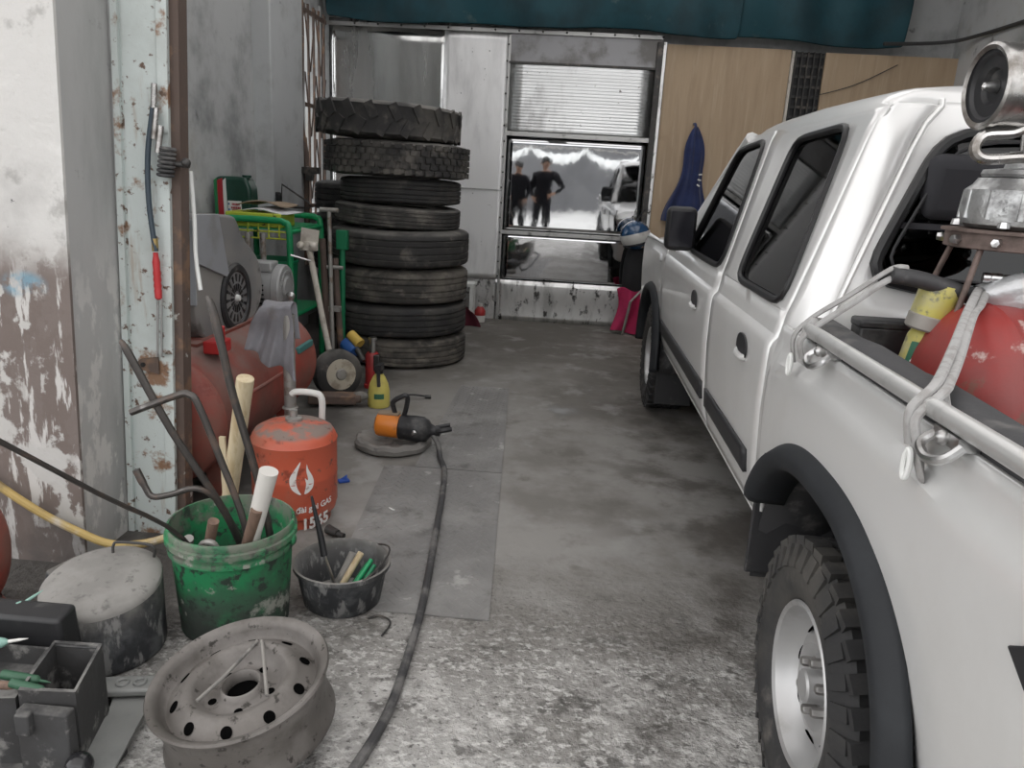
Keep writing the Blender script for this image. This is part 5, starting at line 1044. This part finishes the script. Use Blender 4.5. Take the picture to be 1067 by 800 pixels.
cp = thing('compressor_pump', 'greasy pump head with a big round air filter on a rusty ring stand', 'compressor pump', (.93,1.63,1.0))
cc = V(.915,1.65,1.2)
m = MB(); m.lathe([(.128,.002),(.131,.004),(.131,.034),(.118,.034),(.118,.002)], cc, n=48, closed=True); m.lathe([(.140,.034),(.140,.040),(.06,.040),(.06,.034)], cc, n=48, closed=True); rg = m.build('ring', 'ring_rust', cp)
for i in range(10):
    t = 2*PI*i/10+.2; d = V(math.cos(t),math.sin(t),0)
    MB().lathe([(.0001,.014),(.008,.013),(.010,.004),(.010,-.004)], cc+V(0,0,.018)+d*.131, d, 6).build('bolt', 'bright_steel', rg)
for a in (2.5,3.7,4.6,5.6):
    d = V(math.cos(a),math.sin(a),0); MB().rod(cc+d*.115+V(0,0,.005), cc+d*.165+V(0,0,-.17), .006).build('leg', 'ring_rust', cp)
bo = MB(); bo.lathe([(.0001,.0),(.095,.0),(.108,.008),(.112,.03),(.110,.075),(.098,.085),(.090,.098),(.0001,.10)], cc+V(.0,0,.042), n=40); bo = bo.build('pump_body', 'cast_alu', cp)
for i in range(12):
    t = 2*PI*i/12; d = V(math.cos(t),math.sin(t),0); MB().rod(cc+d*.109+V(0,0,.06), cc+d*.105+V(0,0,.115), .007).build('casting_rib', 'cast_alu', bo)
for i in range(7):
    t = 2*PI*i/7+.4; d = V(math.cos(t),math.sin(t),0); MB().lathe([(.0001,.012),(.009,.011),(.011,.0)], cc+d*.122+V(0,0,.046), (0,0,1), 6).build('bolt', 'bright_steel', bo)
MB().lathe([(.0001,0),(.085,0),(.088,.006),(.085,.014),(.05,.018),(.045,.05),(.0001,.055)], cc+V(0,0,.142), n=32).build('head', 'cast_alu', cp)
MB().tube(cr([cc+V(.03,-.06,.185),cc+V(-.06,-.065,.178),cc+V(-.125,-.06,.172),cc+V(-.145,-.055,.19),cc+V(-.13,-.05,.215),cc+V(-.08,-.05,.222),cc+V(-.045,-.05,.238),cc+V(-.01,-.05,.228),cc+V(.05,-.05,.21)],5), .0105, 10).build('lever_hook', 'chrome_greasy', cp)
MB().tube(cr([cc+V(.0,.0,.18),cc+V(-.01,-.01,.24),cc+V(.0,.0,.30)],4), .028, 12).build('intake_neck', 'chrome_greasy', cp)
fcn = V(.775,1.62,1.505)
fa_ = V(1,.06,.03).normalized()
fl_ = MB().lathe([(.066,.004),(.074,.0),(.079,.004),(.080,.012),(.078,.02),(.078,.23),(.070,.24),(.0001,.24)], fcn, fa_, 44).build('air_filter', 'chrome_greasy', cp, label='round chrome air filter drum')
MB().lathe([(.0001,.026),(.03,.024),(.035,.016),(.055,.014),(.060,.008),(.070,.006)], fcn, fa_, 40).build('filter_face', 'black_plastic', fl_)
MB().lathe([(.0001,-.004),(.007,.0),(.010,.012),(.013,.024)], fcn, fa_, 12).build('wing_nut', 'bright_steel', fl_)
MB().tube(cr([fcn+V(.11,-.075,-.02),fcn+V(.12,-.085,-.05),fcn+V(.13,-.06,-.11)],4), .024, 12).build('clamp_loop', 'chrome_greasy', fl_)
# cans and boxes
cn = thing('foam_can', 'yellow foam can with a big cap standing by the red tank', 'can', (.715,1.66,.62))
d = V(.16,-.04,1).normalized(); b0 = V(.697,1.645,.618)
MB().lathe([(.0001,0),(.031,0),(.032,.006),(.032,.40),(.026,.42),(.020,.43)], b0, d, 28).build('body', 'can_yellow', cn)
MB().lathe([(.0001,.425),(.036,.425),(.040,.430),(.040,.50),(.037,.515),(.0001,.515)], b0+V(-.005,-.005,0), d, 28).build('cap', 'can_yellow', cn)
MB().lathe([(.038,.418),(.042,.422),(.042,.448),(.040,.450)], b0+V(-.005,-.005,0), d, 28).build('cap_rim', 'can_grey', cn)
x, y, a = frame_of(d)
m = MB(); m.grid([[b0+a*h+(V(math.cos(t),math.sin(t),0))*.0328 for t in [-2.6+.12*i for i in range(18)]] for h in (.30,.395)]); m.build('label', 'label_green', cn)
m = MB()
for h0 in (.325,.352):
    m.tube([b0+a*(h0+.014*math.sin(i*.42))+V(math.cos(t),math.sin(t),0)*.0335 for i, t in enumerate([-2.2+.075*i for i in range(16)])], .0042, 6)
m.build('white_print', 'stripe_white', cn)
MB().box((.752,1.742,.815),(.18,.06,.40)).box((.752,1.742,1.02),(.185,.065,.02)).build('battery_box', 'black_plastic', None, label='dusty black box in the front corner of the truck bed', cat='box', bevel=.006)
MB().tube(cr([(.66,1.60,1.142),(.72,1.60,1.135),(.79,1.60,1.117),(.84,1.60,1.105)],5), .017, 12).build('rubber_tube', 'hose_rubber', None, label='dusty grey rubber tube lying over the tank end', cat='tube')
def strap(name, paths, r, lab, parts=()):
    m = MB()
    for k, P in enumerate(paths): m.tube(cr(P,7), r, 8, sy=.55)
    return m.build(name, 'strap_cloth', None, label=lab, cat='strap')
strap('tie_strap', [[(.525,1.695,.93),(.515,1.69,.985),(.545,1.685,1.03),(.60,1.64,1.09),(.66,1.605,1.152),(.69,1.60,1.158)],
                    [(.53,1.66,.945),(.52,1.655,.985),(.55,1.65,1.022),(.60,1.62,1.075),(.655,1.60,1.130),(.69,1.595,1.140)],
                    [(.555,1.70,.95),(.57,1.70,1.0),(.552,1.675,1.028),(.525,1.67,.99)]], .0085, 'grey cloth strap tied from the front of the rail to the rubber tube')
strap('tie_strap', [[(.835,1.60,1.125),(.785,1.515,1.113),(.735,1.43,1.098),(.645,1.275,1.060),(.575,1.155,1.040),(.542,1.105,1.032),(.513,1.095,1.0),(.518,1.09,.95)],
                    [(.845,1.59,1.122),(.795,1.505,1.104),(.738,1.415,1.094),(.650,1.258,1.052),(.582,1.140,1.034),(.55,1.088,1.030),(.516,1.08,.99),(.525,1.06,.945)],
                    [(.840,1.60,1.115),(.790,1.51,1.10),(.728,1.42,1.088),(.640,1.262,1.046),(.58,1.15,1.026),(.565,1.10,1.0)],
                    [(.525,1.10,1.0),(.522,1.09,.96),(.528,1.06,.915),(.535,1.075,.91),(.535,1.09,.95)]], .008, 'twisted grey cloth strap running from the wrapped valve to the bed rail')
for (y, lab) in ((1.685,'pale strap end loop hanging under the rail at the cab'),(1.075,'pale strap end loop hanging under the rail by the twisted strap')):
    MB().torus((.513,y,.925), .013, .0045, (1,.2,0), 20, 8, .5, 1.7).build('strap_loop', 'stripe_white', None, label=lab, cat='loop')
m = MB(); rows = []
for i in range(15):
    t = i/14; p = V(lin(.835,.99,t), lin(1.60,1.52,t), 1.105+.02*math.sin(PI*t)); r = .018+.022*math.sin(PI*min(1,t+.15))
    rows.append([p+V(-.2,.3,0).normalized()*0+V(0,math.cos(a)*r*1.1,math.sin(a)*r)*(1+.14*math.sin(3*a+5*t)) for a in [2*PI*j/20 for j in range(20)]])
m.grid(rows, True); m.sphere((.838,1.598,1.112),.018,n=12,m=8); m.build('wrapped_bundle', 'silver_wrap', None, label='silver wrapped bundle knotted on top of the red tank', cat='bundle', sub=1)

# ------------------------------------------------------------------ street side, seen mirrored in the bright sheet
struct(MB().box((0,-17,1.8),(40,.4,3.6)), 'wall_street', 'facade')
aw = thing('awning', 'white scalloped street awning mirrored in the bright sheet', 'awning', (-1.2,-13,0))
m = MB()
for x0, x1, zl in ((-5.2,-3.28,2.24),(-3.28,-1.37,2.28),(-1.37,.54,2.26),(.54,2.45,2.18)):
    rows = []
    for k in range(4):
        rows.append([V(lin(x0,x1,i/30), -13+.03*math.sin(i*.9+k), lin(zl-.02-.20*math.sin(PI*i/30)**.8, zl-.10-.46*math.sin(PI*i/30)**.8, k/3)) for i in range(31)])
    m.grid(rows)
m.build('valance', 'awning_white', aw, solid=.02)
MB().rod((-5.3,-13,2.27),(2.6,-13,2.22),.02).build('cross_pole', 'pipe_grey', aw)
for x in (-5.2,2.5):
    for y in (-13.05,): MB().rod((x,y,0),(x,y,2.35),.03).build('post', 'pipe_grey', aw)

def person(lab, loc, s, elbow):
    root = thing('person', lab, 'person', loc)
    vs_ = []; es = []; rs = []
    def P(x, y, z, r, par=None):
        vs_.append((x*s, y*s, z*s)); rs.append(r*s); i = len(vs_)-1
        if par is not None: es.append((par, i))
        return i
    pel = P(0,0,.95,.135); wst = P(0,0,1.10,.125,pel); ch = P(0,.0,1.30,.150,wst); up = P(0,0,1.43,.105,ch); nk = P(0,.0,1.50,.052,up); hd0 = P(0,.01,1.58,.075,nk); hd1 = P(0,.015,1.66,.088,hd0); P(0,.01,1.725,.070,hd1)
    for sg in (-1,1):
        hp = P(sg*.10,0,.88,.095,pel); kn = P(sg*.12,.015,.49,.062,hp); an = P(sg*.14,-.01,.09,.045,kn); P(sg*.15,.13,.04,.038,an)
        shd = P(sg*.17,0,1.41,.065,up); out = elbow[0 if sg < 0 else 1]
        el = P(sg*(.22+out),-.03,1.14,.046,shd); wr = P(sg*(.20+out*.15),.13,1.02 if out > .1 else .95,.032,el)
        pm = P(sg*(.17+out*.05),.17,.99 if out > .1 else .90,.036,wr)
        for k in range(4): f1 = P(sg*(.17-.022*k+.03),.215,.985-.012*k-(.0 if out > .1 else .08),.010,pm); P(sg*(.155-.022*k+.03),.235-.004*k,.955-.012*k-(.0 if out > .1 else .08),.008,f1)
        t1 = P(sg*.13,.16,1.01-(.0 if out > .1 else .08),.011,pm); P(sg*.115,.19,1.02-(.0 if out > .1 else .08),.009,t1)
    me = bpy.data.meshes.new('body'); me.from_pydata(vs_, es, []); ob = bpy.data.objects.new('body', me); COL.objects.link(ob)
    sk = ob.modifiers.new('s','SKIN'); sk.use_smooth_shade = True
    for i, r in enumerate(rs): me.skin_vertices[0].data[i].radius = (r*(1.42 if r > .04*s and vs_[i][2] < 1.45*s else 1), r*(1.3 if r > .04*s and vs_[i][2] < 1.45*s else 1)*(.78 if i in (0,1,2,3) else 1))
    me.skin_vertices[0].data[0].use_root = True
    sd_ = ob.modifiers.new('d','SUBSURF'); sd_.levels = 2; sd_.render_levels = 2
    dg = bpy.context.evaluated_depsgraph_get(); dg.update(); m2 = bpy.data.meshes.new_from_object(ob.evaluated_get(dg))
    ob.modifiers.clear(); ob.data = m2; m2.materials.clear(); m2.materials.append(MATS['person_cloth']); m2.materials.append(MATS['person_skin'])
    for p in m2.polygons:
        c = p.center/s
        if c.z > 1.49 or (c.y > .145 and c.z > .7): p.material_index = 1
        p.use_smooth = True
    ob.parent = root
    MB().sphere((0,-.012*s,1.675*s), .103*s, (.98,1.0,.95), 20, 14).build('hair', 'hair_black', root, loc=None, xf=Matrix.Translation(loc))
    for sg in (-1,1):
        MB().sphere((sg*.033*s,.102*s,1.655*s), .012*s, (1,.5,.7), 10, 6).build('eye', 'hair_black', root, xf=Matrix.Translation(loc))
        MB().sphere((sg*.095*s,.01*s,1.64*s), .026*s, (.4,.7,1.1), 10, 8).build('ear', 'person_skin', root, xf=Matrix.Translation(loc))
    MB().sphere((0,.108*s,1.63*s), .016*s, (.7,.9,1.3), 10, 8).build('nose', 'person_skin', root, xf=Matrix.Translation(loc))
    MB().sphere((0,.098*s,1.595*s), .022*s, (1.1,.4,.3), 10, 6).build('mouth', 'cloth_maroon', root, xf=Matrix.Translation(loc))
    return root
person('person in dark clothes with one elbow out, mirrored in the bright sheet, nearer the wall', (-.98,-1.6,0), .90, (.24,.03))
person('person in dark clothes with hand at hip, mirrored in the bright sheet, nearer the truck', (-.50,-2.05,0), .95, (.03,.20))
